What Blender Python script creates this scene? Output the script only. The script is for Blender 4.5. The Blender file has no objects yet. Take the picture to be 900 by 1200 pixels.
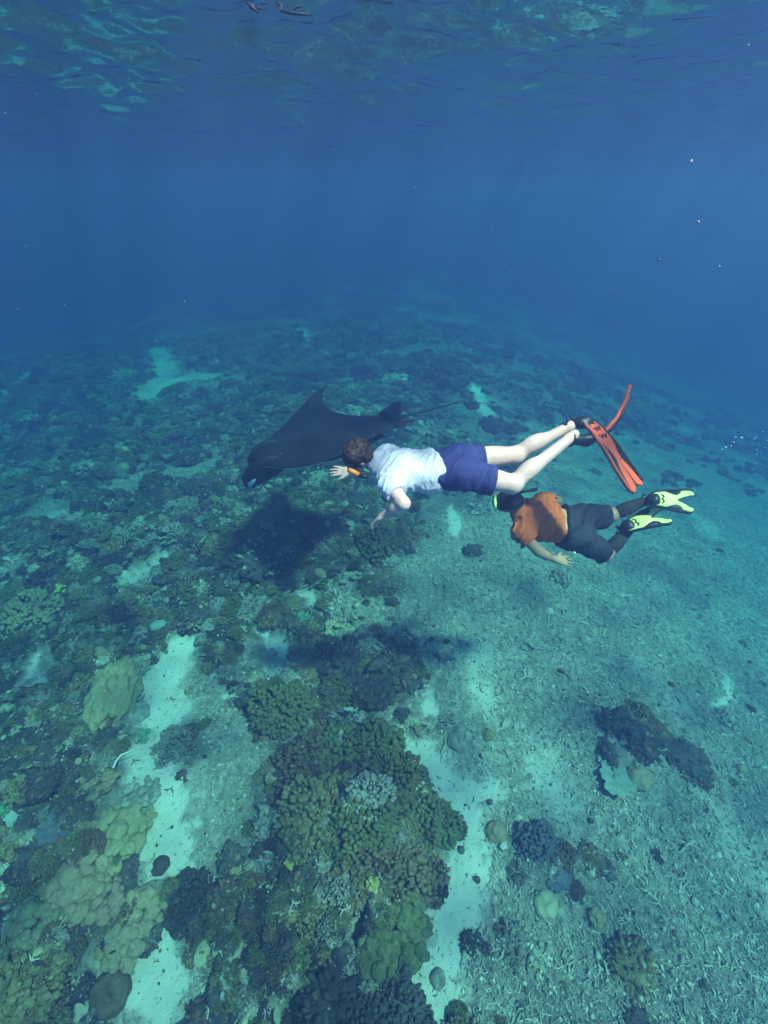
import bpy, bmesh, math, random
import numpy as np
from mathutils import Vector, Matrix
random.seed(7); np.random.seed(7)
SC = bpy.context.scene
COL = SC.collection
R = math.radians

# ------------------------------------------------------------------ camera
PITCH = 34.0                       # degrees below the horizontal
FPX = 550.0                        # focal length in pixels of the 900 x 1200 photograph
cam_d = bpy.data.cameras.new('camera'); cam = bpy.data.objects.new('camera', cam_d); COL.objects.link(cam)
cam.location = (0, 0, 0); cam.rotation_euler = (R(90 - PITCH), 0, 0)
cam_d.sensor_fit = 'VERTICAL'; cam_d.sensor_height = 24.0; cam_d.lens = 24.0 * FPX / 1200.0
cam_d.clip_start = 0.05; cam_d.clip_end = 400
SC.camera = cam
# ------------------------------------------------------------------ sky, sun, exposure
SUN_TO = Vector((-0.95, 0.72, -2.2)).normalized()        # the way the light travels
elev = math.asin(-SUN_TO.z); azim = math.atan2(-SUN_TO.x, -SUN_TO.y)
w = bpy.data.worlds.new('World'); SC.world = w; w.use_nodes = True
sky = w.node_tree.nodes.new('ShaderNodeTexSky'); sky.sky_type = 'NISHITA'; sky.sun_disc = False
sky.sun_elevation = elev; sky.sun_rotation = azim
bg = w.node_tree.nodes['Background']; bg.inputs['Strength'].default_value = 0.12
w.node_tree.links.new(sky.outputs[0], bg.inputs['Color'])
sun_d = bpy.data.lights.new('sun', 'SUN'); sun = bpy.data.objects.new('sun', sun_d); COL.objects.link(sun)
sun_d.energy = 5.0; sun_d.angle = R(4.5); sun_d.color = (1.0, 0.82, 0.68)   # the ripples overhead spread the light
sun.rotation_euler = SUN_TO.to_track_quat('-Z', 'Y').to_euler(); sun.location = (3, -3, 8)
SC.view_settings.view_transform = 'Standard'; SC.view_settings.look = 'None'
SC.view_settings.gamma = 1.0; SC.view_settings.exposure = 1.58
SC.cycles.use_denoising = True
SC.cycles.max_bounces = 6; SC.cycles.diffuse_bounces = 2; SC.cycles.glossy_bounces = 2
SC.cycles.transparent_max_bounces = 8; SC.cycles.volume_bounces = 1
SC.cycles.caustics_reflective = False; SC.cycles.caustics_refractive = False
SC.cycles.sample_clamp_indirect = 4.0

# ------------------------------------------------------------------ helpers
SP, CP = math.sin(R(PITCH)), math.cos(R(PITCH))
WATER_Z = 0.85
def ray(px, py):
    x, u = px - 450.0, 600.0 - py
    return np.array([x, u * SP + FPX * CP, u * CP - FPX * SP])
def at(px, py, depth):
    """world point seen at a photograph pixel, at an axial distance in metres"""
    return Vector(ray(px, py) * (depth / FPX))
def _h(ix, iy, iz, s):
    n = (ix * 374761393 + iy * 668265263 + iz * 1274126177 + s * 974634221) & 0xFFFFFFFF
    n = ((n ^ (n >> 13)) * 1274126177) & 0xFFFFFFFF
    n = ((n ^ (n >> 16)) * 2246822519) & 0xFFFFFFFF
    return ((n ^ (n >> 15)) & 0xFFFFFF) / float(0xFFFFFF)
def vnoise(p, s=0):
    """smooth value noise in -1..1 of an (n,3) array"""
    p = np.asarray(p, float); i = np.floor(p).astype(np.int64); f = p - i; f = f * f * f * (f * (f * 6 - 15) + 10)
    x, y, z = i[:, 0], i[:, 1], i[:, 2]; r = 0
    for dx in (0, 1):
        wx = f[:, 0] if dx else 1 - f[:, 0]
        for dy in (0, 1):
            wy = f[:, 1] if dy else 1 - f[:, 1]
            for dz in (0, 1):
                wz = f[:, 2] if dz else 1 - f[:, 2]
                r = r + wx * wy * wz * _h(x + dx, y + dy, z + dz, s)
    return r * 2 - 1
def fbm(p, octaves=4, s=0, gain=0.5, ridged=False):
    p = np.asarray(p, float); a, t, r = 1.0, 0.0, 0
    for k in range(octaves):
        n = vnoise(p * (2.03 ** k) + k * 17.3, s + k)
        if ridged: n = 1 - 2 * np.abs(n)
        r = r + a * n; t += a; a *= gain
    return r / t
def ss(a, b, x): 
    t = np.clip((x - a) / (b - a), 0, 1); return t * t * (3 - 2 * t)
def to_mesh(name, verts, faces, smooth=True, mats=(), matidx=None):
    """verts (n,3); faces: an (m,3) or (m,4) array, or a list of lists of those"""
    me = bpy.data.meshes.new(name)
    v = np.asarray(verts, np.float32)
    if isinstance(faces, np.ndarray): faces = [faces]
    faces = [np.asarray(f, np.int32) for f in faces if len(f)]
    me.vertices.add(len(v)); me.vertices.foreach_set('co', v.ravel())
    nl = sum(f.size for f in faces); npol = sum(len(f) for f in faces)
    me.loops.add(nl); me.polygons.add(npol)
    me.loops.foreach_set('vertex_index', np.concatenate([f.ravel() for f in faces]))
    tot = np.concatenate([np.full(len(f), f.shape[1], np.int32) for f in faces])
    me.polygons.foreach_set('loop_start', np.concatenate([[0], np.cumsum(tot)[:-1]]).astype(np.int32))
    me.polygons.foreach_set('use_smooth', np.full(npol, smooth))
    if matidx is not None: me.polygons.foreach_set('material_index', np.asarray(matidx, np.int32))
    me.update(calc_edges=True); me.validate()
    for m in mats: me.materials.append(m)
    return me
def link(name, me, parent=None, loc=None, rot=None, scale=None):
    o = bpy.data.objects.new(name, me); COL.objects.link(o)
    if parent: o.parent = parent
    if loc is not None: o.location = loc
    if rot is not None: o.rotation_euler = rot
    if scale is not None: o.scale = scale if hasattr(scale, '__len__') else (scale,) * 3
    return o
def tag(o, label, cat, group=None):
    o['label'] = label; o['category'] = cat
    if group: o['group'] = group
    return o
def kind(o, k): o['kind'] = k; return o
_ico = {}
def ico(sub):
    if sub not in _ico:
        bm = bmesh.new(); bmesh.ops.create_icosphere(bm, subdivisions=sub, radius=1.0)
        bm.verts.ensure_lookup_table()
        _ico[sub] = (np.array([v.co[:] for v in bm.verts]), np.array([[v.index for v in f.verts] for f in bm.faces])); bm.free()
    v, f = _ico[sub]; return v.copy(), f
class Bag:
    """collects pieces that belong to ONE mesh"""
    def __init__(s): s.v = []; s.t = []; s.q = []; s.n = 0; s.mt = []; s.mq = []
    def add(s, v, f, mi=0):
        f = np.asarray(f); (s.mt if f.shape[1] == 3 else s.mq).append(np.full(len(f), mi))
        (s.t if f.shape[1] == 3 else s.q).append(f + s.n); s.v.append(np.asarray(v, float)); s.n += len(v)
    def mesh(s, name, mats=(), smooth=True):
        fs = ([np.concatenate(s.t)] if s.t else []) + ([np.concatenate(s.q)] if s.q else [])
        mi = np.concatenate(s.mt + s.mq) if len(mats) > 1 else None
        return to_mesh(name, np.concatenate(s.v), fs, smooth, mats, mi)
def tube(pts, radii, n=8, flat=1.0, up=(0, 0, 1), cap=True):
    """a tube through pts; flat < 1 squeezes it along the second axis"""
    P = np.asarray(pts, float); m = len(P); V = []
    for i in range(m):
        d = P[min(i + 1, m - 1)] - P[max(i - 1, 0)]; d /= np.linalg.norm(d) + 1e-9
        a = np.cross(d, up); 
        if np.linalg.norm(a) < 1e-3: a = np.cross(d, (1, 0, 0))
        a /= np.linalg.norm(a); b = np.cross(a, d)
        th = np.linspace(0, 2 * np.pi, n, endpoint=False)
        V.append(P[i] + radii[i] * (np.cos(th)[:, None] * a + flat * np.sin(th)[:, None] * b))
    V = np.concatenate(V); F = []
    for i in range(m - 1):
        for j in range(n):
            F.append([i * n + j, i * n + (j + 1) % n, (i + 1) * n + (j + 1) % n, (i + 1) * n + j])
    if cap:
        V = np.concatenate([V, [P[0]], [P[-1]]]); a, b = len(V) - 2, len(V) - 1
        for j in range(n):
            F.append([a, (j + 1) % n, j, j]); F.append([b, (m - 1) * n + j, (m - 1) * n + (j + 1) % n, b])
        F = [f for f in F]
        T = [[f[0], f[1], f[2]] for f in F[-2 * n::2]] + [[f[0], f[1], f[2]] for f in F[-2 * n + 1::2]]
        return V, np.array(F[:-2 * n]), np.array(T)
    return V, np.array(F), None
def add_tube(bag, *a, **k):
    V, Q, T = tube(*a, **k); n0 = bag.n; bag.add(V, Q)
    if T is not None: bag.t.append(T + n0)

# ------------------------------------------------------------------ materials
def mat(name): 
    m = bpy.data.materials.new(name); m.use_nodes = True
    return m, m.node_tree, m.node_tree.nodes['Principled BSDF']
def N(t, typ, **kw):
    n = t.nodes.new(typ)
    for k, v in kw.items():
        if k in n.inputs: n.inputs[k].default_value = v
        else: setattr(n, k, v)
    return n
def ramp(t, fac, stops):
    r = t.nodes.new('ShaderNodeValToRGB'); e = r.color_ramp.elements
    while len(e) < len(stops): e.new(0.5)
    for k, (p, c) in enumerate(stops): e[k].position = p; e[k].color = (*c, 1)
    t.links.new(fac, r.inputs[0]); return r.outputs[0]
def mixc(t, fac, a, b, mode='MIX'):
    m = t.nodes.new('ShaderNodeMix'); m.data_type = 'RGBA'; m.blend_type = mode
    for s, v in ((0, fac), (6, a), (7, b)):
        if hasattr(v, 'is_output'): t.links.new(v, m.inputs[s])
        else: m.inputs[s].default_value = v if s == 0 else (*v, 1)
    return m.outputs[2]
def math_(t, op, a, b=None, c=None):
    m = t.nodes.new('ShaderNodeMath'); m.operation = op
    for s, v in enumerate((a, b, c)):
        if v is None: continue
        if hasattr(v, 'is_output'): t.links.new(v, m.inputs[s])
        else: m.inputs[s].default_value = v
    return m.outputs[0]
def coords(t, scale=1.0, world=False):
    if world: o = N(t, 'ShaderNodeNewGeometry').outputs['Position']
    else: o = N(t, 'ShaderNodeTexCoord').outputs['Object']
    return o
def noise(t, vec, scale, detail=4, rough=0.55):
    n = N(t, 'ShaderNodeTexNoise', Scale=scale, Detail=detail, Roughness=rough); t.links.new(vec, n.inputs['Vector']); return n.outputs['Fac']
def bump(t, b, h, strength=0.5, dist=0.01):
    n = N(t, 'ShaderNodeBump', Strength=strength, Distance=dist); t.links.new(h, n.inputs['Height']); t.links.new(n.outputs[0], b.inputs['Normal'])
def coral_mat(name, dark, light, tip=None, scale=14.0, vary=0.5, rough=0.85, spots=0.4, bumpd=0.012):
    m, t, b = mat(name); co = coords(t); wo = coords(t, world=True)
    f = noise(t, wo, scale, 5, 0.65)
    c = ramp(t, f, [(0.32, dark), (0.68, light)])
    vo = N(t, 'ShaderNodeTexVoronoi', Scale=scale * 2.3); t.links.new(wo, vo.inputs['Vector'])
    c = mixc(t, math_(t, 'MULTIPLY', math_(t, 'GREATER_THAN', 0.22, vo.outputs['Distance']), spots), c, tuple(min(1, x * 1.8 + .03) for x in light))
    oi = N(t, 'ShaderNodeObjectInfo')
    v = math_(t, 'MULTIPLY_ADD', oi.outputs['Random'], vary, 1 - vary * 0.5)
    hs = N(t, 'ShaderNodeHueSaturation'); t.links.new(c, hs.inputs['Color']); t.links.new(v, hs.inputs['Value'])
    t.links.new(math_(t, 'MULTIPLY_ADD', oi.outputs['Random'], 0.07, 0.465), hs.inputs['Hue'])
    t.links.new(hs.outputs[0], b.inputs['Base Color']); b.inputs['Roughness'].default_value = rough
    b.inputs['Specular IOR Level'].default_value = 0.2
    bump(t, b, noise(t, wo, scale * 5, 4, 0.7), 0.7, bumpd)
    return m
def plain(name, c, rough=0.6, var=0.25, scale=20.0, spec=0.3, bumps=0.0, bscale=60):
    m, t, b = mat(name); co = coords(t)
    c2 = mixc(t, noise(t, co, scale, 4), tuple(x * (1 - var) for x in c), tuple(min(1, x * (1 + var)) for x in c))
    t.links.new(c2, b.inputs['Base Color']); b.inputs['Roughness'].default_value = rough; b.inputs['Specular IOR Level'].default_value = spec
    if bumps: bump(t, b, noise(t, co, bscale, 4), bumps, 0.01)
    return m

# ================================================================== THE SETTING
def base_z(x, y):
    """the gentle shape of the reef top: it falls away to the right"""
    z = -5.0 - 0.23 * np.maximum(x - 2.4, 0) ** 1.08 - 0.09 * np.maximum(-x - 3.2, 0) ** 1.08 - 0.012 * np.maximum(y - 9, 0)
    return z
def ground_hit(px, py):
    d = ray(px, py); t = 5.0 / -d[2]
    for _ in range(30):
        t = t + 0.7 * (d[2] * t - base_z(d[0] * t, d[1] * t)) / -d[2]
    return d[0] * t, d[1] * t, t                  # x, y and metres per pixel
# sand: strokes through photograph points on the sea bed (px, py, half width in px)
SAND = [[(200, 762, 14), (192, 795, 27), (190, 838, 24)], [(178, 872, 18), (195, 935, 34), (205, 1000, 30), (216, 1045, 16)],
        [(128, 1108, 12), (165, 1135, 26), (180, 1190, 46)], [(72, 1160, 16), (95, 1165, 20)],
        [(476, 872, 14), (505, 905, 34), (560, 925, 24)], [(515, 922, 24), (550, 958, 26), (546, 1010, 32), (536, 1065, 38), (512, 1110, 32), (500, 1170, 22)],
        [(183, 408, 8), (198, 436, 15), (182, 462, 20)], [(200, 448, 16), (245, 442, 14)], [(556, 455, 6), (573, 492, 8)],
        [(155, 682, 8), (190, 662, 12)], [(346, 698, 8), (360, 703, 7)], [(388, 692, 9), (412, 690, 6)], [(318, 748, 7), (328, 770, 8), (316, 790, 6)],
        [(442, 1085, 8), (430, 1100, 12)], [(360, 1192, 14), (380, 1180, 12)], [(505, 840, 9), (498, 810, 8)], [(340, 1125, 5), (355, 1118, 7)],
        [(125, 880, 8), (122, 890, 7)], [(105, 783, 8), (98, 785, 5)], [(262, 820, 9), (285, 815, 6)], [(522, 605, 6), (530, 625, 8)],
        [(850, 800, 5), (848, 840, 6)], [(60, 800, 9), (45, 780, 6)], [(350, 385, 6), (362, 395, 5)]]
SANDW = []
for st in SAND:
    q = []
    for (px, py, r) in st:
        x, y, mpp = ground_hit(px, py); q.append((x, y, r * mpp))
    SANDW.append(q)
RUBW = []
for st in [[(235, 800, 26), (262, 850, 34), (270, 930, 40), (255, 1000, 30)], [(415, 690, 24), (440, 725, 26), (400, 745, 14)], [(300, 780, 26), (345, 800, 18)], [(195, 680, 22), (160, 690, 16)], [(65, 780, 22), (45, 800, 20)],
           [(210, 445, 30), (265, 450, 30)], [(150, 570, 26), (240, 545, 18)], [(60, 600, 22), (95, 620, 20)], [(430, 1095, 18), (400, 1150, 26)], [(300, 960, 26), (330, 1020, 18)]]:
    q = []
    for (px, py, r) in st: x, y, mpp = ground_hit(px, py); q.append((x, y, r * mpp))
    RUBW.append(q)
def stroke_dist(x, y, q):
    """signed distance in units of the local half width; below 1 is inside"""
    best = np.full(x.shape, 9.0)
    for (x0, y0, r0), (x1, y1, r1) in zip(q[:-1], q[1:]):
        dx, dy = x1 - x0, y1 - y0; L = dx * dx + dy * dy + 1e-9
        t = np.clip(((x - x0) * dx + (y - y0) * dy) / L, 0, 1)
        best = np.minimum(best, np.hypot(x - x0 - t * dx, y - y0 - t * dy) / (r0 + t * (r1 - r0)))
    return best
def zones(x, y):
    """sand 0..1 and rubble 0..1 (the rest is living reef)"""
    p = np.stack([x, y, 0 * x], 1)
    wx = x + 0.30 * fbm(p * 2.3, 5, 3, .6); wy = y + 0.36 * fbm(p * 2.3, 5, 9, .6)
    d = np.full(x.shape, 9.0)
    for q in SANDW: d = np.minimum(d, stroke_dist(wx, wy, q))
    d = d + 0.35 * fbm(p * 9, 3, 21)
    sand = 1 - ss(0.55, 1.45, d + .25 * fbm(p * 22, 2, 45))
    border = 0.45 + 0.22 * np.maximum(y - 7, 0)
    open_ = ss(.18, .75, fbm(p * np.array([1.1, .8, 1]), 5, 131, .6) + .55 * np.exp(-((x - .95) / .7) ** 2 - ((y - 4.1) / 1.5) ** 2) + .3 * np.exp(-((x - .8) / .4) ** 2 - ((y - 2.4) / 1.2) ** 2))
    near = np.exp(-np.maximum(y - 5.5, 0) / 2.6)
    rub = ss(-0.5, 0.5, (x - border) / (0.5 + 0.06 * np.maximum(y, 0)) * near + (1 - near) * np.clip(.05 * (x - 4) - .28, -.55, .0) + (0.9 + .5 * (1 - near)) * fbm(p * 0.9, 5, 31, .6))
    rub = np.maximum(rub, 0.9 * ss(0.22, 0.55, fbm(p * np.array([0.55, 0.4, 1]), 4, 57) - 0.15 + 0.12 * fbm(p * 3, 3, 5)))
    e = np.full(x.shape, 9.0)
    for q in RUBW: e = np.minimum(e, stroke_dist(wx, wy, q))
    rub = np.maximum(np.maximum(rub, 0.8 * (1 - ss(1.0, 2.2, d))), (1 - ss(.6, 1.3, e + .5 * fbm(p * 5, 3, 14))))
    sand = np.maximum(sand, .85 * open_ * np.clip(rub, 0, 1) ** 2 * ss(-.3, .3, x - border + .2 + .5 * fbm(p * 1.7, 3, 8)))
    return sand, rub
MOUNDS = []                                      # (x, y, radius, height) of reef mounds
for (px, py, rp, h) in [(430, 960, 95, .32), (440, 1080, 70, .25), (330, 1080, 95, .22), (130, 1000, 95, .30), (60, 930, 90, .25), (60, 1150, 80, .3),
                        (440, 790, 60, .22), (740, 880, 60, .18), (640, 1010, 55, .14), (330, 830, 80, .15), (280, 640, 120, .3), (80, 640, 120, .3),
                        (90, 450, 90, .5), (420, 1180, 60, .2), (120, 830, 60, .2), (400, 620, 40, .2), (560, 860, 30, .1)]:
    x, y, m = ground_hit(px, py); MOUNDS.append((x, y, rp * m, h))
def ground_z(x, y, sand=None, rub=None):
    if sand is None: sand, rub = zones(x, y)
    p = np.stack([x, y, 0 * x], 1)
    reef = np.clip(1 - rub, 0, 1) * (1 - sand)
    z = base_z(x, y)
    for (mx, my, mr, mh) in MOUNDS: z = z + mh * np.exp(-((x - mx) ** 2 + (y - my) ** 2) / (mr * 0.75) ** 2) * (1 - 0.9 * sand)
    z = z + 0.16 * fbm(p * 0.45, 3, 71) + (0.10 * reef + 0.015) * fbm(p * 1.9, 4, 77)
    z = z + reef * (0.10 * fbm(p * 5.0, 5, 81, 0.6, True) + 0.03) + rub * (1 - sand) * 0.035 * fbm(p * 9.0, 4, 91, 0.65, True) + 0.006 * sand * fbm(p * 8, 3, 95)
    return z
def fan_grid(rows, cols, y_of, half_of):
    Y = np.repeat(y_of[:, None], cols, 1); s = np.linspace(-1, 1, cols)
    s = np.sign(s) * (0.55 * np.abs(s) + 0.45 * np.abs(s) ** 2.2)
    X = half_of[:, None] * s[None, :]
    i = np.arange((rows - 1) * cols).reshape(rows - 1, cols)[:, :-1].ravel()
    F = np.stack([i, i + 1, i + cols + 1, i + cols], 1)
    return X.ravel(), Y.ravel(), F
# --- the sea bed
rows = 760; cols = 620
u = np.linspace(0, 1, rows); ys = -7 + 19 * u + 63 * ss(0, 1, (u - 0.4) / 0.6) * np.maximum(u - 0.4, 0) ** 1.6 / 0.6 ** 1.6
ys = np.sort(ys); half = 9 + 0.85 * np.maximum(ys, 0)
X, Y, F = fan_grid(rows, cols, ys, half)
sa, ru = zones(X, Y); Z = ground_z(X, Y, sa, ru)
me = to_mesh('seabed', np.stack([X, Y, Z], 1), F)
for nm, a in (('sand', sa), ('rubble', ru)):
    at_ = me.attributes.new(nm, 'FLOAT', 'POINT'); at_.data.foreach_set('value', a.astype(np.float32))
m, t, b = mat('seabed'); wo = coords(t, world=True)
A = lambda n: N(t, 'ShaderNodeAttribute', attribute_name=n).outputs['Fac']
reefc = ramp(t, noise(t, wo, 3.2, 9, 0.72), [(0.30, (.022, .020, .026)), (0.45, (.065, .058, .055)), (0.56, (.12, .115, .075)), (0.70, (.30, .28, .20))])
reefc = mixc(t, ramp(t, noise(t, wo, 27, 4, 0.7), [(0.56, (0, 0, 0)), (0.66, (1, 1, 1))]), reefc, (.30, .29, .22))
reefc = mixc(t, ramp(t, noise(t, wo, 0.8, 4, 0.6), [(0.45, (0, 0, 0)), (0.65, (1, 1, 1))]), reefc, mixc(t, noise(t, wo, 30, 5, .7), (.02, .016, .024), (.09, .07, .075)))
vo = N(t, 'ShaderNodeTexVoronoi', Scale=17.0); t.links.new(wo, vo.inputs['Vector'])
rubc = ramp(t, noise(t, wo, 13, 9, 0.75), [(0.30, (.12, .125, .11)), (0.46, (.27, .27, .22)), (0.57, (.44, .42, .34)), (0.7, (.68, .65, .54))])
rubc = mixc(t, ramp(t, noise(t, wo, 1.1, 6, .65), [(.42, (0, 0, 0)), (.66, (.85, .85, .85))]), rubc, mixc(t, noise(t, wo, 24, 5, .7), (.11, .115, .095), (.34, .33, .27)))
sandc = ramp(t, noise(t, wo, 2.2, 6, 0.6), [(0.3, (.38, .39, .34)), (0.7, (.54, .545, .48))])
sandc = mixc(t, ramp(t, noise(t, wo, 45, 3, 0.7), [(0.62, (0, 0, 0)), (0.72, (1, 1, 1))]), sandc, (.25, .24, .2))
c = mixc(t, A('rubble'), reefc, rubc); c = mixc(t, A('sand'), c, sandc)
t.links.new(c, b.inputs['Base Color']); b.inputs['Roughness'].default_value = 0.95; b.inputs['Specular IOR Level'].default_value = 0.1
hgt = math_(t, 'MULTIPLY', noise(t, wo, 22, 7, 0.75), math_(t, 'MULTIPLY_ADD', A('sand'), -0.65, 1.0))
bump(t, b, hgt, 1.0, 0.05)
me.materials.append(m)
kind(link('seabed', me), 'structure')['label'] = 'reef sea bed of dark coral, grey rubble and pale sand channels'
# --- the water surface seen from below
rows = 620; cols = 520
u = np.linspace(0, 1, rows); ys = -8 + 22 * u + 61 * u ** 5; half = 10 + 0.9 * np.maximum(ys, 0)
X, Y, F = fan_grid(rows, cols, ys, half)
H = np.zeros_like(X); rs = np.random.RandomState(9)
for k in range(46):
    lam = 0.16 * (26 ** (k / 45.0)); a = lam * 0.0064 * (0.75 if lam > .7 else 1.4); th = R(75) + rs.normal(0, 0.75); ph = rs.uniform(0, 6.28)
    far = np.exp(-np.maximum(Y - 6, 0) * 0.10 / lam)           # drop what the mesh cannot carry far out
    wv = np.sin(2 * np.pi / lam * (X * math.cos(th) + Y * math.sin(th)) + ph + 1.5 * np.sin(0.7 * X + 0.4 * Y + k))
    H += a * (wv + 0.25 * (wv * wv)) * far
Z = WATER_Z + H
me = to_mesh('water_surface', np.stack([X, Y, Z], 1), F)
m = bpy.data.materials.new('water_surface'); m.use_nodes = True; t = m.node_tree; t.nodes.clear()
out = N(t, 'ShaderNodeOutputMaterial'); fr = N(t, 'ShaderNodeFresnel', IOR=1.33); tr = N(t, 'ShaderNodeBsdfTransparent'); vo_ = N(t, 'ShaderNodeVectorMath', operation='ADD'); vo_.inputs[1].default_value = (6.3, 0.0, 3.0); t.links.new(coords(t, world=True), vo_.inputs[0]); t.links.new(ramp(t, noise(t, vo_.outputs[0], 2.5, 3, .6), [(.40, (.18, .18, .18)), (.53, (1, 1, 1))]), tr.inputs[0]); gl = N(t, 'ShaderNodeBsdfGlossy', Roughness=0.04)  # shafts and dapple put in as patchy transparency, standing for ripples focusing the sun
mx = N(t, 'ShaderNodeMixShader')
wo = coords(t, world=True); bp = N(t, 'ShaderNodeBump', Strength=0.35, Distance=0.02); t.links.new(noise(t, wo, 6, 3), bp.inputs['Height'])
for n_ in (fr, gl): t.links.new(bp.outputs[0], n_.inputs['Normal'])
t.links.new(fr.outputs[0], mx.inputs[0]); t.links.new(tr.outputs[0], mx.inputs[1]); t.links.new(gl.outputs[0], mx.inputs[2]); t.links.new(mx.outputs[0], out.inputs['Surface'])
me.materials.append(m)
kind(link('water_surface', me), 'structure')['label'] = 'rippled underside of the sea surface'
# --- the water itself: one closed box of even density
bm = bmesh.new(); bmesh.ops.create_cube(bm, size=1.0); me = bpy.data.meshes.new('haze'); bm.to_mesh(me); bm.free()
m = bpy.data.materials.new('haze'); m.use_nodes = True; t = m.node_tree; t.nodes.clear()
out = N(t, 'ShaderNodeOutputMaterial'); pv = N(t, 'ShaderNodeVolumePrincipled')
pv.inputs['Density'].default_value = 0.184; pv.inputs['Color'].default_value = (0.11, 0.132, 0.385, 1)
pv.inputs['Absorption Color'].default_value = (0.0, 0.51, 0.70, 1); pv.inputs['Anisotropy'].default_value = 0.55
t.links.new(pv.outputs[0], out.inputs['Volume']); me.materials.append(m)
zlo, zhi = -58.0, WATER_Z + 0.6
hz = kind(link('haze', me, loc=(0, 34, (zlo + zhi) / 2), scale=(190, 96, zhi - zlo)), 'stuff')
hz['label'] = 'blue sea water fading everything far away'

# ================================================================== CORALS AND RUBBLE
def lobed(seed, n=40, sub=4, w=0.42, amp=0.24, squash=(1, 1, 0.7), fine=0.04):
    rs = np.random.RandomState(seed); v, f = ico(sub)
    c = rs.normal(size=(n, 3)); c[:, 2] = np.abs(c[:, 2]) * 0.9 - 0.1; c /= np.linalg.norm(c, axis=1)[:, None]
    ww = w * rs.uniform(0.65, 1.25, n)
    ang = np.arccos(np.clip(v @ c.T, -1, 1)) / ww
    bmp = np.sqrt(np.clip(1 - ang ** 2, 0, 1)) * rs.uniform(0.7, 1.1, n)
    c2 = rs.normal(size=(n * 5, 3)); c2 /= np.linalg.norm(c2, axis=1)[:, None]
    b2 = np.sqrt(np.clip(1 - (np.arccos(np.clip(v @ c2.T, -1, 1)) / (w * 0.4)) ** 2, 0, 1)).max(1)
    r = 0.78 + amp * bmp.max(1) + fine * 1.3 * b2 + 0.10 * fbm(v * 1.4 + seed, 3, seed) + (.022 * fbm(v * 13 + seed, 3, seed + 9, .6) if sub >= 4 else 0)
    return v * r[:, None] * np.array(squash), f
def rocky(seed, sub=4, squash=(1, 1, 0.6), amp=0.35):
    v, f = ico(sub); r = 0.85 + amp * fbm(v * 1.6 + seed * 3.1, 5, seed, 0.6, True) + 0.15 * fbm(v * 0.9 + seed, 2, seed + 5)
    return v * r[:, None] * np.array(squash), f
def m_boulder(name, seed, mt, **k):
    v, f = lobed(seed, **k); return to_mesh(name, v, f, True, [mt])
def m_rock(name, seed, mt, **k):
    v, f = rocky(seed, **k); return to_mesh(name, v, f, True, [mt])
def m_cluster(name, seed, mt, n=16, flat=0.5, spread=0.75, sub=4):
    """a colony of overlapping rounded lobes"""
    rs = np.random.RandomState(seed); bg_ = Bag()
    for k in range(n):
        a, d = rs.uniform(0, 6.28), spread * math.sqrt(rs.uniform(0, 1)); r = rs.uniform(0.15, 0.30) * (1.15 - 0.35 * d)
        v, f = lobed(seed * 31 + k, 22, sub, 0.45, 0.26, (1, 1, flat), 0.07)
        bg_.add(v * r * np.array([rs.uniform(.8, 1.2), rs.uniform(.8, 1.2), 1]) + [d * math.cos(a), d * math.sin(a), 0.30 * (1 - d * d) + rs.uniform(-.02, .26)], f)
    v, f = lobed(seed, 20, 3, 0.5, 0.2, (0.8, 0.8, 0.16)); bg_.add(v, f)
    return bg_.mesh(name, [mt])
def m_bushy(name, seed, mt, n=430, r0=0.088, squash=0.6):
    """a mound of many small finger tips with a ragged outline"""
    rs = np.random.RandomState(seed); bg_ = Bag(); v1, f1 = ico(1)
    for k in range(n):
        d = rs.normal(size=3); d[2] = abs(d[2]); d /= np.linalg.norm(d)
        q = 1 + 0.30 * vnoise(d[None] * 2.2 + seed, seed)[0] + rs.uniform(-.10, .10)
        r = r0 * rs.uniform(0.55, 1.25)
        st = 1 + 0.9 * rs.uniform(0, 1)
        v = v1 * (1 + 0.35 * rs.normal(size=(len(v1), 1)) * 0.6)
        v = v + np.outer(v @ d, d) * (st - 1)
        bg_.add(v * r + d * q * np.array([1, 1, squash]), f1)
    v, f = rocky(seed, 3, (0.9, 0.9, squash * .85), 0.2); bg_.add(v, f)
    return bg_.mesh(name, [mt])
def m_branch(name, seed, mt, n=70, thick=0.05):
    rs = np.random.RandomState(seed); bg_ = Bag()
    for k in range(n):
        d = rs.normal(size=3) * [1, 1, 0.55]; d[2] = abs(d[2]) + 0.25; d /= np.linalg.norm(d)
        L = rs.uniform(.7, 1.05); b0 = d * [.35, .35, .05]; e = d * L * [1, 1, .75]; mid = (b0 + e) / 2 + rs.normal(size=3) * .07
        add_tube(bg_, [b0, mid, e], [thick * 1.3, thick, thick * .55], 5, cap=True)
        for q in range(rs.randint(1, 4)):
            s = b0 + (e - b0) * rs.uniform(.45, .85); d2 = d + rs.normal(size=3) * .55; d2[2] = abs(d2[2]); d2 /= np.linalg.norm(d2)
            add_tube(bg_, [s, s + d2 * .13, s + d2 * rs.uniform(.18, .3)], [thick * .8, thick * .7, thick * .4], 5)
    return bg_.mesh(name, [mt])
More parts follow.
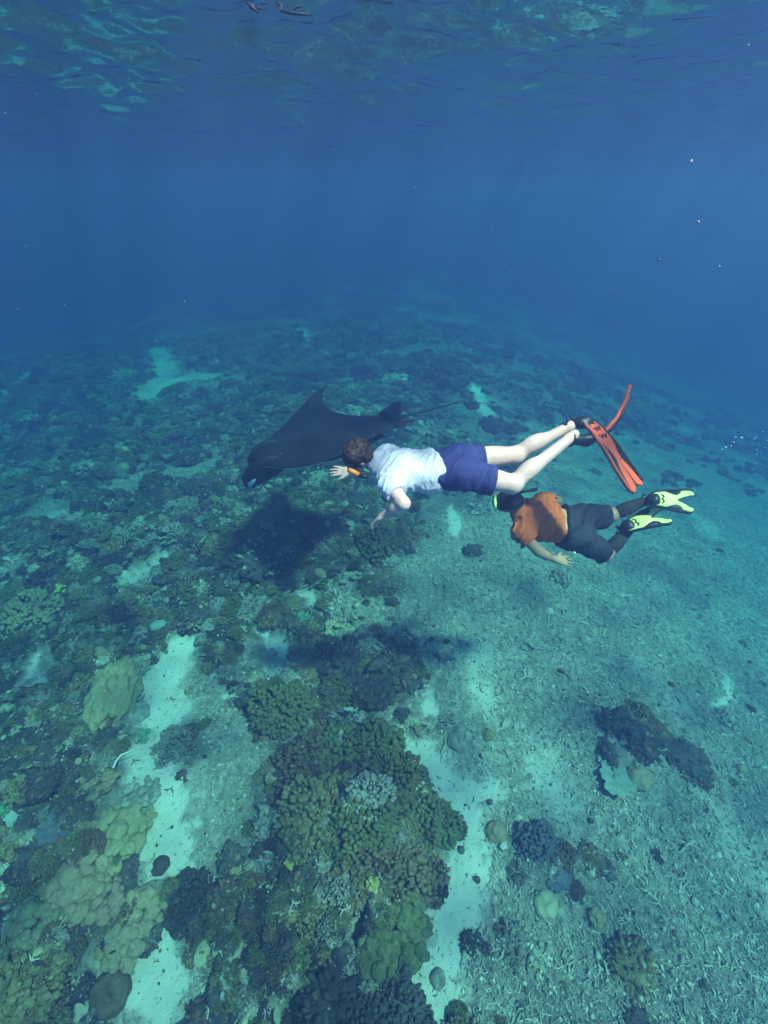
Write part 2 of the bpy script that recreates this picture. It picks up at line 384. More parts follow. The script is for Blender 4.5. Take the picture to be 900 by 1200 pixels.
def m_plate(name, seed, mt, wav=0.12, dish=0.12):
    """an open dish: thin ragged plate with radial ridges on a stub"""
    nr, na = 16, 72; V = []; th = np.linspace(0, 2 * np.pi, na, endpoint=False)
    edge = 1 + wav * (np.sin(3 * th + seed) + .6 * np.sin(7 * th + 2 * seed) + .5 * np.sin(13 * th))
    for side in (1, -1):
        for i in range(nr):
            q = i / (nr - 1); r = q * edge
            z = dish * q ** 1.5 + side * 0.03 * (1 - .6 * q) + 0.02 * np.sin(18 * th + 3 * q) * q + .25
            V.append(np.stack([r * np.cos(th), r * np.sin(th), z + 0 * th], 1))
    V = np.concatenate(V); F = []
    def idx(s, i, j): return (s * nr + i) * na + j % na
    for j in range(na):
        for i in range(nr - 1):
            F.append([idx(0, i, j), idx(0, i + 1, j), idx(0, i + 1, j + 1), idx(0, i, j + 1)]); F.append([idx(1, i, j), idx(1, i, j + 1), idx(1, i + 1, j + 1), idx(1, i + 1, j)])
        F.append([idx(0, nr - 1, j), idx(1, nr - 1, j), idx(1, nr - 1, j + 1), idx(0, nr - 1, j + 1)])
    bg_ = Bag(); bg_.add(V, np.array(F)); add_tube(bg_, [[0, 0, -.2], [0, 0, .3]], [.25, .3], 12)
    return bg_.mesh(name, [mt])
OLIVE = coral_mat('olive_coral', (.20, .16, .088), (.32, .265, .155), scale=30, vary=.2, spots=.12, bumpd=.012)
BROWN = coral_mat('brown_coral', (.075, .055, .030), (.21, .155, .085), scale=18, vary=.6, spots=.3)
DARK = coral_mat('dark_coral', (.030, .025, .027), (.095, .080, .075), scale=14, vary=.6, spots=.2)
GREEN = coral_mat('green_soft_coral', (.058, .060, .026), (.150, .150, .062), scale=20, vary=.35, spots=.2)
PALE = coral_mat('pale_lobe_coral', (.22, .23, .14), (.36, .37, .24), scale=12, vary=.2, spots=.05)
BRIGHT = coral_mat('bright_green_coral', (.06, .18, .105), (.15, .32, .20), scale=22, vary=.2, spots=.2)
TEAL = coral_mat('teal_coral', (.13, .19, .16), (.25, .31, .27), scale=16, vary=.3, spots=.1)
BLUE = coral_mat('blue_grey_coral', (.06, .065, .085), (.14, .145, .17), scale=20, vary=.3, spots=.35)
YELL = coral_mat('yellow_coral', (.20, .17, .05), (.42, .36, .12), scale=16, vary=.3, spots=.1)
DEAD = coral_mat('dead_coral', (.25, .245, .20), (.46, .44, .36), scale=30, vary=.75, spots=.2)
GREY = coral_mat('grey_coral', (.11, .11, .10), (.30, .29, .24), scale=18, vary=.6, spots=.3)
def m_crust(name, seed, mts, n=420, r0=.085, squash=.6):
    """a reef rock grown over with small lumps and tips of several colours"""
    rs = np.random.RandomState(seed); bg_ = Bag(); v, f = rocky(seed, 4, (1, 1, squash), .32); bg_.add(v, f, 0); v1, f1 = ico(1); nv = len(v)
    for k in range(n):
        i = rs.randint(nv); c = v[i]
        if c[2] < -.15: continue
        d = c / (np.linalg.norm(c) + 1e-6); r = r0 * np.exp(rs.normal(-.2, .5)); q = v1 * (1 + .3 * rs.normal(size=(len(v1), 1))) * rs.uniform(.6, 1.4, 3)
        bg_.add((q + np.outer(q @ d, d) * rs.uniform(0, 1.2)) * r + c, f1, rs.choice(len(mts), p=[.5] + [.5 / (len(mts) - 1)] * (len(mts) - 1)))
    return bg_.mesh(name, mts)
P = {}
P['boulder'] = [m_boulder('boulder_coral', s, OLIVE, n=95, sub=5, w=.27, amp=.36, fine=.09, squash=(.75, 1.1, .7)) for s in (3,)]
P['dome'] = [m_boulder('dome_coral', s, BROWN, n=26, sub=4, w=.5, amp=.16, squash=(1, 1, .75)) for s in (5, 6)]
P['cluster'] = [m_cluster('lobed_coral', s, OLIVE, n=q) for s, q in ((11, 30), (12, 26), (13, 34))]
P['flat'] = [m_boulder('flat_lobe_coral', s, PALE, n=16, sub=4, w=.7, amp=.25, squash=(1, .85, .38), fine=.0) for s in (21, 22)]
P['bushy'] = [m_bushy('bushy_coral', s, GREEN) for s in (31, 32, 33)]
P['darkbush'] = [m_bushy('bushy_coral', s, DARK, 420, .08) for s in (34, 35)]
P['brownbush'] = [m_bushy('bushy_coral', s, BROWN, 420, .08, .5) for s in (36, 37)]
P['rock'] = [m_crust('coral_rock', s, [DARK, DARK, BROWN]) for s in (41, 42, 45)]
P['greyrock'] = [m_crust('coral_rock', s, [GREY, BROWN, DEAD, PALE]) for s in (43, 44)]
P['branch'] = [m_branch('branching_coral', s, mt) for s, mt in ((51, BROWN), (52, GREY))]
P['plate'] = [m_plate('plate_coral', s, BLUE) for s in (61,)]
P['knob'] = [m_bushy('knob_coral', 71, BRIGHT, 90, .2, .6)]
P['tealdome'] = [m_boulder('dome_coral', 72, TEAL, n=14, sub=4, w=.6, amp=.2, squash=(1, .9, .5))]
P['yellow'] = [m_cluster('lobed_coral', 73, YELL, 9)]
_cnt = {}
def coral(proto, px, py, r, label, sx=1.0, sy=1.0, sz=1.0, rz=None, group=None, sink=0.12, mt=None, cat='coral'):
    x, y, mpp = ground_hit(px, py); k = _cnt[proto] = _cnt.get(proto, -1) + 1
    me = P[proto][k % len(P[proto])]
    if mt is not None:
        key = (me.name, mt.name)
        if key not in _cnt:
            c = me.copy()
            for q in range(max(1, len(c.materials) - 1)): c.materials[q] = mt
            _cnt[key] = c
        me = _cnt[key]
    d = r * mpp
    z = float(ground_z(np.array([x]), np.array([y]))[0])
    nm = me.name.split('.')[0]
    o = link(nm, me, loc=(x, y - 0.35 * d * sz * 0.6, z - sink * d), rot=(0, 0, random.uniform(0, 6.28) if rz is None else rz), scale=(d * sx, d * sy, d * sz))
    return tag(o, label, cat, group)
C_ = coral
C_('boulder', 140, 818, 41, 'tall olive lumpy boulder coral on the left edge of the upper sand patch', .78, .98, rz=.12, sz=.8)
C_('cluster', 118, 928, 27, 'narrow olive lobed coral above the big olive colony, below the tall boulder coral', .8, 1.25)
C_('cluster', 148, 985, 42, 'olive lobed coral at the upper right of the big colony, touching the sand channel')
C_('cluster', 112, 1040, 40, 'olive lobed coral on the left side of the big colony beside the sand channel', mt=OLIVE)
C_('cluster', 168, 1058, 40, 'olive lobed coral on the right of the big colony, overhanging the lower sand channel')
C_('cluster', 132, 1062, 30, 'olive lobed coral in the middle of the big left colony')
C_('cluster', 150, 1100, 32, 'olive lobed coral at the lowest edge of the big colony, just above the pale sand')
C_('cluster', 66, 1085, 30, 'brownish olive lobed coral lower left of the big colony', mt=coral_mat('dull_olive_coral', (.09, .085, .05), (.17, .16, .09)))
C_('cluster', 172, 925, 22, 'greyish green lobed coral between the narrow olive coral and the sand channel', mt=GREY)
C_('cluster', 168, 960, 20, 'small olive lobed coral under the thin white sea whip')
C_('dome', 186, 1008, 12, 'dark smooth round coral on the right rim of the olive colony', mt=DARK)
C_('dome', 130, 1157, 25, 'dark brown dome coral between two sand patches at the bottom left', sz=1.1)
C_('dome', 160, 832, 18, 'dark rounded coral at the lower right foot of the tall boulder coral', mt=GREY)
C_('plate', 86, 977, 22, 'blue grey dish coral with a pale scalloped rim left of the olive colony', sz=.7)
C_('bushy', 38, 1165, 46, 'yellowish green bushy coral in the bottom left corner', mt=coral_mat('moss_coral', (.07, .065, .03), (.19, .17, .08), vary=.2), sz=.6)
C_('knob', 22, 962, 10, 'small bright green coral near the left edge, beside dark reef')
C_('knob', 52, 1062, 9, 'bright green knobbly coral left of the big olive colony')
C_('knob', 362, 1100, 9, 'bright mint green round coral among the dark reef at the bottom centre')
C_('knob', 356, 724, 9, 'bright green tufted coral near the foot of the manta ray shadow')
C_('knob', 166, 862, 8, 'small green oval coral right under the tall boulder coral')
C_('tealdome', 266, 719, 8, 'small teal heart shaped coral on dark reef left of the manta ray shadow')
C_('tealdome', 188, 736, 11, 'teal rounded coral at the top of the upper sand patch')
C_('tealdome', 72, 614, 13, 'pale teal rounded coral high up at the left of the reef')
C_('tealdome', 325, 772, 9, 'dull teal coral beside the narrow central sand pocket')
C_('tealdome', 270, 615, 6, 'tiny pale teal coral just left of the manta ray shadow')
for px, py, r, s in [(246, 1113, 16, 'leftmost pale olive flat coral of the row above the sandy bottom'), (268, 1112, 14, 'second pale olive flat coral from the left in the bottom row'), (286, 1108, 20, 'largest pale olive flat coral, at the right end of the bottom row'), (298, 1138, 15, 'oval pale olive flat coral lying alone below the row'), (278, 1141, 7, 'smallest pale olive flat coral, touching the lone oval one'),
                     (387, 1043, 10, 'topmost pale green flat coral of the little group at the bottom centre'), (379, 1062, 7, 'pale green flat coral at the left of the little group'), (404, 1056, 9, 'pale green flat coral at the right of the little group'), (402, 1070, 9, 'lower right pale green flat coral of the little group'), (388, 1076, 6, 'lowest pale green flat coral of the little group'), (294, 1018, 6, 'single pale flat coral amid the brown reef above the rows')]:
    C_('flat', px, py, r, s)
DG = 'dark crusted coral mounds by the central sand'
C_('rock', 412, 782, 36, 'long dark purple reef crust left of the large dark mound', 1, .7, .7)
C_('rock', 462, 788, 34, 'large dark rounded reef mound with a sharp right edge against the sand', .9, .9, .9, rz=.4)
C_('rock', 440, 815, 30, 'dark reef crust just below the large dark mound', 1, .7, .5)
C_('dome', 536, 866, 14, 'dark grey round coral at the right of the central sand pool', mt=GREY)
C_('bushy', 524, 848, 13, 'olive bushy coral behind the dark round coral at the sand pool', mt=GREY)
C_('dome', 571, 861, 8, 'small dark coral lump right of the sand pool')
C_('bushy', 395, 885, 34, 'green bushy coral at the upper left of the large dark green mass')
C_('bushy', 442, 885, 30, 'green bushy coral at the top of the large dark green mass')
C_('bushy', 455, 925, 34, 'green bushy coral in the middle of the large dark green mass, by the sand')
C_('bushy', 490, 958, 30, 'green bushy coral bulging out over the sand channel')
C_('bushy', 515, 968, 22, 'ragged green bushy coral reaching furthest right into the sand channel')
C_('bushy', 536, 966, 11, 'small tip of green bushy coral at the sand channel narrows')
C_('bushy', 432, 975, 36, 'broad green bushy coral left of the sand channel narrows')
C_('bushy', 360, 900, 34, 'dull green bushy coral behind the large green mass', mt=BROWN)
C_('brownbush', 462, 1028, 36, 'brown bushy coral with a scalloped edge above the dark fish')
C_('brownbush', 494, 1030, 25, 'brown bushy coral right beside the dark fish over the sand')
C_('brownbush', 425, 1025, 34, 'rusty brown bushy coral left of the scalloped brown coral')
C_('brownbush', 375, 960, 40, 'wide brown bushy coral in the centre of the lower reef')
C_('cluster', 470, 1075, 30, 'dull green lobed coral below the brown bushy corals, edging the sand', mt=GREEN)
C_('cluster', 478, 1108, 28, 'dull green lobed coral with a scalloped edge at the lower sand channel', mt=GREEN)
C_('cluster', 445, 1120, 30, 'dull green lobed coral left of the lower sand channel', mt=GREEN)
C_('cluster', 494, 1085, 14, 'small dull green coral sticking out over the sand below the dark fish', mt=GREEN)
C_('darkbush', 455, 1175, 36, 'blackish bushy coral at the bottom edge beside the sand channel')
C_('darkbush', 415, 1185, 32, 'blackish bushy coral at the bottom edge left of its twin')
C_('darkbush', 485, 1190, 22, 'blackish bushy coral tip at the bottom edge under the sand channel')
C_('dome', 405, 1125, 14, 'dark brown dome coral beside the small sand pocket at the bottom', mt=DARK)
C_('dome', 513, 1142, 11, 'grey green coral ball alone on the lower sand channel', mt=GREY)
C_('greyrock', 552, 1100, 13, 'dark grey coral lump on the right bank of the lower sand channel', mt=DARK)
C_('dome', 540, 993, 5, 'tiny dark coral ball on the sand above the dark fish', mt=DARK)
C_('dome', 582, 971, 14, 'olive ring shaped coral ball on rubble right of the sand channel', mt=OLIVE)
C_('rock', 722, 852, 24, 'dark coral rock at the upper left of the isolated right hand cluster')
C_('bushy', 748, 838, 18, 'dark olive bushy coral at the top of the isolated right hand cluster', mt=BROWN)
C_('rock', 746, 880, 18, 'dark purple coral rock in the middle of the isolated right hand cluster')
C_('rock', 797, 888, 27, 'dark wide coral rock at the right of the isolated right hand cluster', 1, .9, .7)
C_('plate', 722, 910, 20, 'pale teal curved plate coral at the lower left of the right hand cluster', mt=TEAL, sz=.8)
C_('dome', 746, 910, 16, 'olive brown dome coral at the bottom of the right hand cluster', mt=OLIVE)
C_('tealdome', 770, 895, 9, 'small green coral squeezed between the two dark rocks on the right', .6, 1.1)
C_('greyrock', 762, 858, 20, 'dark brown coral rock filling the top centre of the right hand cluster', mt=BROWN, sz=.7)
C_('rock', 772, 878, 18, 'dark low coral rock bridging the middle of the right hand cluster', sz=.6)
C_('rock', 712, 880, 13, 'dark narrow coral rock on the left rim of the right hand cluster', .7, 1.3, .7)
C_('brownbush', 815, 905, 15, 'brown bushy coral at the lower right tip of the right hand cluster', sz=.7)
C_('brownbush', 645, 1003, 22, 'brown bushy coral behind the blue plate coral in the lower right cluster', sz=.6)
C_('greyrock', 690, 1000, 16, 'brown crusted coral rock towards the right of the lower right cluster', mt=BROWN, sz=.7)
C_('greyrock', 842, 846, 12, 'dull green coral rock beside a speck of sand near the right edge')
C_('bushy', 625, 985, 24, 'grey bushy coral at the top of the lower right coral cluster', mt=BLUE)
C_('plate', 651, 1030, 14, 'blue plate coral in the centre of the lower right coral cluster', sz=.6)
C_('branch', 608, 1020, 14, 'olive branching coral at the left of the lower right coral cluster', mt=GREY)
C_('flat', 638, 1053, 16, 'pale green smooth dome at the foot of the lower right coral cluster', sz=1.6)
C_('greyrock', 668, 1005, 12, 'brown coral lump right of the blue plate coral')
C_('rock', 708, 1010, 14, 'blackish coral lump at the far right of the lower right coral cluster')
C_('rock', 672, 1038, 12, 'dark coral lump under the blue plate coral')
C_('greyrock', 600, 1098, 20, 'grey green coral rock near the bottom right of the sand channel')
C_('greyrock', 632, 1120, 14, 'grey coral rock standing by a pale rubble patch at the bottom')
C_('branch', 153, 642, 20, 'pale tipped branching coral beside a small sand pocket on the left')
C_('bushy', 44, 722, 28, 'olive bushy coral near the left edge, mid height', mt=OLIVE)
C_('yellow', 83, 700, 13, 'yellow green lobed coral right of the olive bushy coral')
C_('yellow', 304, 690, 10, 'bright yellow coral on dark reef at the left of the ray shadow foot')
C_('yellow', 66, 666, 9, 'small yellow coral among pale rubble on the upper left')
C_('tealdome', 32, 701, 7, 'small blue grey round coral above the olive bushy coral', mt=BLUE)
C_('dome', 345, 705, 12, 'brown dome coral next to the little sand pocket below the ray shadow')
C_('greyrock', 400, 712, 26, 'greyish dark slab of reef beside the small pale corals below the ray shadow', 1, .7, .5)
C_('yellow', 392, 735, 18, 'pale olive lobed coral above the long dark reef crust', mt=PALE)
C_('yellow', 412, 680, 18, 'pale olive lobed coral at the right edge of the ray shadow', mt=PALE)
C_('plate', 112, 893, 16, 'translucent grey cup coral beside a speck of sand below the boulder coral', mt=GREY, sz=.8)
C_('brownbush', 205, 868, 24, 'brown rubble covered coral mound crossing the sand between the two left patches', mt=GREY)
C_('darkbush', 225, 1050, 30, 'dark brown reef mound on the right bank of the left sand channel')
C_('bushy', 330, 840, 30, 'dark green bushy coral in the middle of the reef, left of the dark mound')
C_('rock', 620, 745, 16, 'dim dark coral patch on the open rubble slope under the second snorkeller', mt=GREY, sz=.4)
C_('greyrock', 655, 680, 12, 'small grey coral lump on the rubble slope under the second snorkeller')

LAND = [(140, 816, 'the tall boulder coral'), (148, 1030, 'the big olive colony'), (190, 795, 'the upper left sand patch'), (205, 960, 'the left sand channel'), (165, 1150, 'the bottom left sand patch'), (86, 977, 'the blue grey dish coral'),
        (362, 1100, 'the mint green round coral'), (270, 1112, 'the row of pale flat corals'), (395, 1058, 'the pale green coral group'), (475, 940, 'the green bushy mass'), (521, 1047, 'the dark oval fish'), (462, 788, 'the large dark mound'),
        (500, 905, 'the central sand pool'), (525, 1100, 'the lower sand channel'), (746, 870, 'the right hand coral cluster'), (645, 1020, 'the lower right coral cluster'), (383, 757, 'the blue starfish'), (356, 724, 'the green tufted coral'),
        (345, 620, 'the manta ray shadow'), (304, 690, 'the bright yellow coral'), (190, 450, 'the far sand patch'), (153, 642, 'the pale tipped branching coral'), (44, 722, 'the olive bushy coral'), (22, 962, 'the bright green left coral'),
        (650, 625, 'the orange shirted snorkeller'), (290, 545, 'the head of the manta ray'), (565, 480, 'the far narrow sand patch'), (266, 719, 'the teal heart shaped coral'), (72, 614, 'the pale teal coral'), (38, 1165, 'the yellowish corner coral'),
        (330, 840, 'the middle of the reef'), (760, 1100, 'the bottom right slope'), (850, 830, 'the small sand speck'), (700, 760, 'the open rubble slope')]
def place_label(short, p, r):
    """says which one: its look, its size in the picture, and where it lies from the nearest landmark"""
    q = min(LAND, key=lambda l: math.hypot(l[0] - p[0], l[1] - p[1])); dx, dy = p[0] - q[0], p[1] - q[1]; dd = math.hypot(dx, dy)
    way = ('right of', 'lower right of', 'below', 'lower left of', 'left of', 'upper left of', 'above', 'upper right of')[int(round(math.atan2(dy, dx) / (math.pi / 4))) % 8]
    near_ = 'just ' if dd < 45 else ('' if dd < 90 else 'well ')
    return ('wide ' if r > 19 else 'small ' if r < 12 else '') + short + ' ' + near_ + way + ' ' + q[2]
# --- scattered coral heads in the near field: each one an object, alike ones sharing a label within their group
SC_KIND = [('darkbush', 'blackish bushy coral', 'dark bushy clumps of the reef'), ('brownbush', 'brown bushy coral', 'brown bushy clumps of the reef'),
           ('rock', 'dark uneven reef rock', 'dark reef rocks'), ('greyrock', 'grey crusted coral rock', 'grey reef rocks'), ('branch', 'branching coral tuft', 'branching tufts of the reef'),
           ('dome', 'brown dome coral', 'small brown domes of the reef'), ('bushy', 'dull green bushy coral', 'green bushy clumps of the reef')]
rs = np.random.RandomState(12); placed = [(o.location.x, o.location.y, o.scale.x) for o in COL.objects if o.get('category') == 'coral']
cand = np.stack([rs.uniform(-20, 920, 3000), 1200 - 780 * rs.uniform(0, 1, 3000) ** 0.9], 1); n_sc = 0
pts = np.array([ground_hit(a, b_) for a, b_ in cand]); sA, rA = zones(pts[:, 0], pts[:, 1]); zA = ground_z(pts[:, 0], pts[:, 1], sA, rA)
for i in range(3000):
    if n_sc >= 190: break
    reef = (1 - rA[i]) * (1 - sA[i])
    if sA[i] > 0.3 or rs.uniform() > 0.004 + 0.996 * reef: continue
    d = rs.uniform(9, 24) * min(pts[i, 2], .022)
    if any((x - pts[i, 0]) ** 2 + (y - pts[i, 1]) ** 2 < (0.75 * (s + d)) ** 2 for x, y, s in placed): continue
    k = rs.choice(7, p=[.22, .2, .2, .13, .1, .02, .13] if reef > .5 else [.05, .1, .1, .52, .15, .03, .05]); pr, lb, gp = SC_KIND[k]
    me = P[pr][rs.randint(len(P[pr]))]
    o = link(me.name.split('.')[0], me, loc=(pts[i, 0], pts[i, 1], zA[i] - .15 * d), rot=(0, 0, rs.uniform(0, 6.28)), scale=(d * rs.uniform(.8, 1.2), d * rs.uniform(.8, 1.2), d * rs.uniform(.5, .9)))
    tag(o, place_label(lb, cand[i], d / pts[i, 2]), 'coral', gp); placed.append((pts[i, 0], pts[i, 1], d)); n_sc += 1

# --- loose fragments: a few real ones lie in view, the carpet of them is stuff
def m_frag(name, seed, mt, kind_):
    rs = np.random.RandomState(seed); bg_ = Bag()
    if kind_ == 'stick':
        p = np.array([[-1, 0, 0], [-.3, .18 * rs.normal(), .1], [.4, .25 * rs.normal(), .1], [1, .3 * rs.normal(), 0]]); add_tube(bg_, p, [.09, .115, .10, .06], 5)
        for q in range(2):
            s = p[1 + q]; e = s + [rs.uniform(-.2, .5), rs.choice([-1, 1]) * rs.uniform(.3, .6), rs.uniform(0, .3)]; add_tube(bg_, [s, e], [.085, .05], 5)
    elif kind_ == 'chip':
        v, f = ico(2); r = 1 + .45 * fbm(v * 1.5 + seed, 3, seed); bg_.add(v * r[:, None] * [.8, .55, .22], f)
    else:
        v, f = ico(2); r = 1 + .55 * fbm(v * 1.8 + seed, 3, seed); bg_.add(v * r[:, None] * [.6, .5, .4], f)
    return bg_.mesh(name, [mt], smooth=(kind_ != 'chip'))
FRAG = [m_frag('coral_fragment', s, DEAD, k) for s, k in ((1, 'stick'), (2, 'stick'), (3, 'stick'), (4, 'chip'), (5, 'chip'), (6, 'lump'), (7, 'lump'))]
LITTER = [m_frag('coral_fragment', 8, DARK, 'stick'), m_frag('coral_fragment', 9, BROWN, 'lump'), m_frag('coral_fragment', 10, DARK, 'lump')]
protos_f = []
for (px, py, k, lb) in [(235, 940, 0, 'thin grey coral stick lying on the edge of the left sand channel'), (228, 985, 1, 'forked grey coral stick near the middle of the left sand channel'), (222, 1110, 2, 'forked grey coral stick on the pale rubble at the bottom left'), (590, 992, 3, 'flat white coral chip on rubble right of the sand channel'),
                        (262, 618, 4, 'flat pale coral chip on the dark reef left of the manta ray shadow'), (695, 1022, 5, 'white coral lump on the lower right coral cluster'), (432, 1090, 6, 'white coral lump in the small bottom sand pocket')]:
    x, y, mpp = ground_hit(px, py); z = float(ground_z(np.array([x]), np.array([y]))[0])
    o = tag(link('coral_fragment', FRAG[k], loc=(x, y, z + .03), rot=(.1, .1, k * 1.3), scale=.055), lb, 'coral fragment'); protos_f.append(o)
for (px, py, k, lb) in [(198, 925, 0, 'dark twig of dead coral on the upper part of the left sand channel'), (575, 940, 1, 'brown coral pebble at the right rim of the central sand pool'), (560, 1030, 2, 'blackish coral pebble at the right rim of the sand channel')]:
    x, y, mpp = ground_hit(px, py); z = float(ground_z(np.array([x]), np.array([y]))[0])
    protos_f.append(tag(link('coral_fragment', LITTER[k], loc=(x, y, z + .03), rot=(.1, .1, k * 1.3), scale=.05), lb, 'coral fragment'))
def scatter(name, pts, scl, rot, idx, protos, label):
    me = bpy.data.meshes.new(name); n = len(pts); me.vertices.add(n); me.vertices.foreach_set('co', np.asarray(pts, np.float32).ravel())
    for nm, ty, key, a in (('scl', 'FLOAT', 'value', scl), ('idx', 'INT', 'value', idx), ('rot', 'FLOAT_VECTOR', 'vector', rot)):
        a_ = me.attributes.new(nm, ty, 'POINT'); a_.data.foreach_set(key, np.asarray(a, np.int32 if ty == 'INT' else np.float32).ravel())
    o = kind(link(name, me), 'stuff'); o['label'] = label
    g = bpy.data.node_groups.new(name, 'GeometryNodeTree'); g.interface.new_socket('Geometry', in_out='INPUT', socket_type='NodeSocketGeometry'); g.interface.new_socket('Geometry', in_out='OUTPUT', socket_type='NodeSocketGeometry')
    gi = g.nodes.new('NodeGroupInput'); go = g.nodes.new('NodeGroupOutput'); ip = g.nodes.new('GeometryNodeInstanceOnPoints'); jn = g.nodes.new('GeometryNodeJoinGeometry')
    for p in protos:
        oi = g.nodes.new('GeometryNodeObjectInfo'); oi.transform_space = 'ORIGINAL'; oi.inputs['Object'].default_value = p; oi.inputs['As Instance'].default_value = True
        g.links.new(oi.outputs['Geometry'], jn.inputs[0])
    def attr(nm, ty):
        a = g.nodes.new('GeometryNodeInputNamedAttribute'); a.data_type = ty; a.inputs['Name'].default_value = nm; return [s for s in a.outputs if s.enabled and s.name == 'Attribute'][0]
    ip.inputs['Pick Instance'].default_value = True
    g.links.new(gi.outputs[0], ip.inputs['Points']); g.links.new(jn.outputs[0], ip.inputs['Instance']); g.links.new(attr('idx', 'INT'), ip.inputs['Instance Index'])
    g.links.new(attr('scl', 'FLOAT'), ip.inputs['Scale']); g.links.new(attr('rot', 'FLOAT_VECTOR'), ip.inputs['Rotation']); g.links.new(ip.outputs[0], go.inputs[0])
    o.modifiers.new('scatter', 'NODES').node_group = g
    return o
rs = np.random.RandomState(77); x = rs.uniform(-4, 5, 120000); y = rs.uniform(.4, 13, 120000); s_, r_ = zones(x, y); k_ = (s_ > .35) & (rs.uniform(size=len(x)) < .35); x, y, s_, r_ = x[k_], y[k_], s_[k_], r_[k_]; n = len(x)
scatter('sand_grit', np.stack([x, y, ground_z(x, y, s_, r_) + .003], 1), .0078 * np.exp(rs.normal(0, .6, n)), np.stack([rs.normal(0, .4, n), rs.normal(0, .4, n), rs.uniform(0, 6.28, n)], 1), rs.randint(0, 10, n), protos_f, 'fine shell and coral grit on the sand')
def spread(n, ymax, seed):
    rs = np.random.RandomState(seed); y = 0.2 + (ymax - .2) * rs.uniform(0, 1, n) ** 1.5; x = rs.uniform(-1, 1, n) * (3.6 + 0.9 * y); return rs, x, y
rs, x, y = spread(280000, 27, 5); s_, r_ = zones(x, y)
keep = rs.uniform(size=len(x)) < np.clip(0.8 * r_ * (1 - .97 * s_) + 0.26 * (1 - r_) * (1 - s_) + 0.004 * s_, 0, 1); x, y, s_, r_ = x[keep], y[keep], s_[keep], r_[keep]
z = ground_z(x, y, s_, r_); n = len(x); pts_ = np.stack([x, y, z + .006], 1)
scl_ = .018 * np.exp(rs.normal(0, .45, n)) * (1 + .04 * y) * np.where(rs.uniform(size=n) < .03, 1.5, 1); rot_ = np.stack([rs.normal(0, .4, n), rs.normal(0, .4, n), rs.uniform(0, 6.28, n)], 1); u_ = rs.uniform(size=n)
for nm_, sel, pr_, f_, lb in (('coral_rubble', u_ < .72, protos_f[:3], 1.15, 'carpet of broken grey coral sticks'), ('coral_chips', (u_ >= .72) & (u_ < .93), protos_f[3:7], .75, 'pale chips and lumps of dead coral among the rubble'), ('dark_litter', u_ >= .93, protos_f[7:], .7, 'dark bits of litter on sand and rubble')):
    k_ = int(sel.sum()); scatter(nm_, pts_[sel], scl_[sel] * f_, rot_[sel], rs.randint(0, len(pr_), k_), pr_, lb)
by = {}
for o in COL.objects:
    if o.get('category') == 'coral': by.setdefault(o.data.name, o)
pr = [by[k] for k in by if k.split('.')[0] in ('bushy_coral', 'branching_coral', 'coral_rock') and not any(m_ in (OLIVE, TEAL, BLUE, BRIGHT) for m_ in by[k].data.materials)]
rs, x, y = spread(30000, 24, 6); s_, r_ = zones(x, y)
keep = rs.uniform(size=len(x)) < np.clip(0.8 * (1 - r_) * (1 - s_) ** 2 + 0.006 * r_ * (1 - s_), 0, 1); x, y, s_, r_ = x[keep], y[keep], s_[keep], r_[keep]
z = ground_z(x, y, s_, r_); n = len(x)
scatter('coral_carpet', np.stack([x, y, z - .005], 1), .05 * np.exp(rs.normal(0, .45, n)) * (1 + .04 * y), np.stack([rs.normal(0, .25, n), rs.normal(0, .25, n), rs.uniform(0, 6.28, n)], 1), rs.randint(0, len(pr), n), pr, 'dense carpet of small dark corals covering the reef')
pl = [by[k] for k in by if any(m_ in (PALE, TEAL, OLIVE, YELL) for m_ in by[k].data.materials)]
rs, x, y = spread(2600, 18, 8); s_, r_ = zones(x, y); keep = rs.uniform(size=len(x)) < .9 * (1 - r_) * (1 - s_) + .007 * r_ * (1 - s_); x, y, s_, r_ = x[keep], y[keep], s_[keep], r_[keep]
z = ground_z(x, y, s_, r_); n = len(x)
scatter('small_corals', np.stack([x, y, z + .01], 1), .04 * np.exp(rs.normal(0, .4, n)) * (1 + .03 * y), np.stack([rs.normal(0, .3, n), rs.normal(0, .3, n), rs.uniform(0, 6.28, n)], 1), rs.randint(0, len(pl), n), pl, 'sprinkling of small pale, olive and teal corals over the reef')

# ================================================================== SMOOTH BODIES (signed distances, then surface nets)
def V3(p): return np.array(p[:], float)
def rc(a, b, r1, r2, k=.03, cut=()): return dict(t='rc', a=V3(a), b=V3(b), r1=r1, r2=r2, k=k, cut=[(V3(p), V3(n)) for p, n in cut])
def el(c, rad, M=None, k=.03, cut=()): return dict(t='el', c=V3(c), r=np.array(rad, float), M=np.eye(3) if M is None else np.array(M, float), k=k, cut=[(V3(p), V3(n)) for p, n in cut])
def frame(x, z):
    """rows: unit axes x, y, z with x kept and z squared up"""
    x = V3(x) / np.linalg.norm(V3(x)); z = V3(z) - x * np.dot(V3(z), x); z /= np.linalg.norm(z); return np.array([x, np.cross(z, x), z])
def p_eval(p, Q):
    if p['t'] == 'rc':
        ab = p['b'] - p['a']; t = np.clip(((Q - p['a']) @ ab) / (ab @ ab + 1e-9), 0, 1)
        d = np.linalg.norm(Q - p['a'] - t[:, None] * ab, axis=1) - (p['r1'] + (p['r2'] - p['r1']) * t)
    else:
        q = (Q - p['c']) @ p['M'].T; k0 = np.linalg.norm(q / p['r'], axis=1); k1 = np.linalg.norm(q / p['r'] ** 2, axis=1) + 1e-9
        d = k0 * (k0 - 1) / k1
    for pt, n in p['cut']: d = np.maximum(d, (Q - pt) @ (n / np.linalg.norm(n)))
    return d
def p_box(p):
    if p['t'] == 'rc':
        r = max(p['r1'], p['r2']); return np.minimum(p['a'], p['b']) - r, np.maximum(p['a'], p['b']) + r
    r = p['r'].max(); return p['c'] - r, p['c'] + r
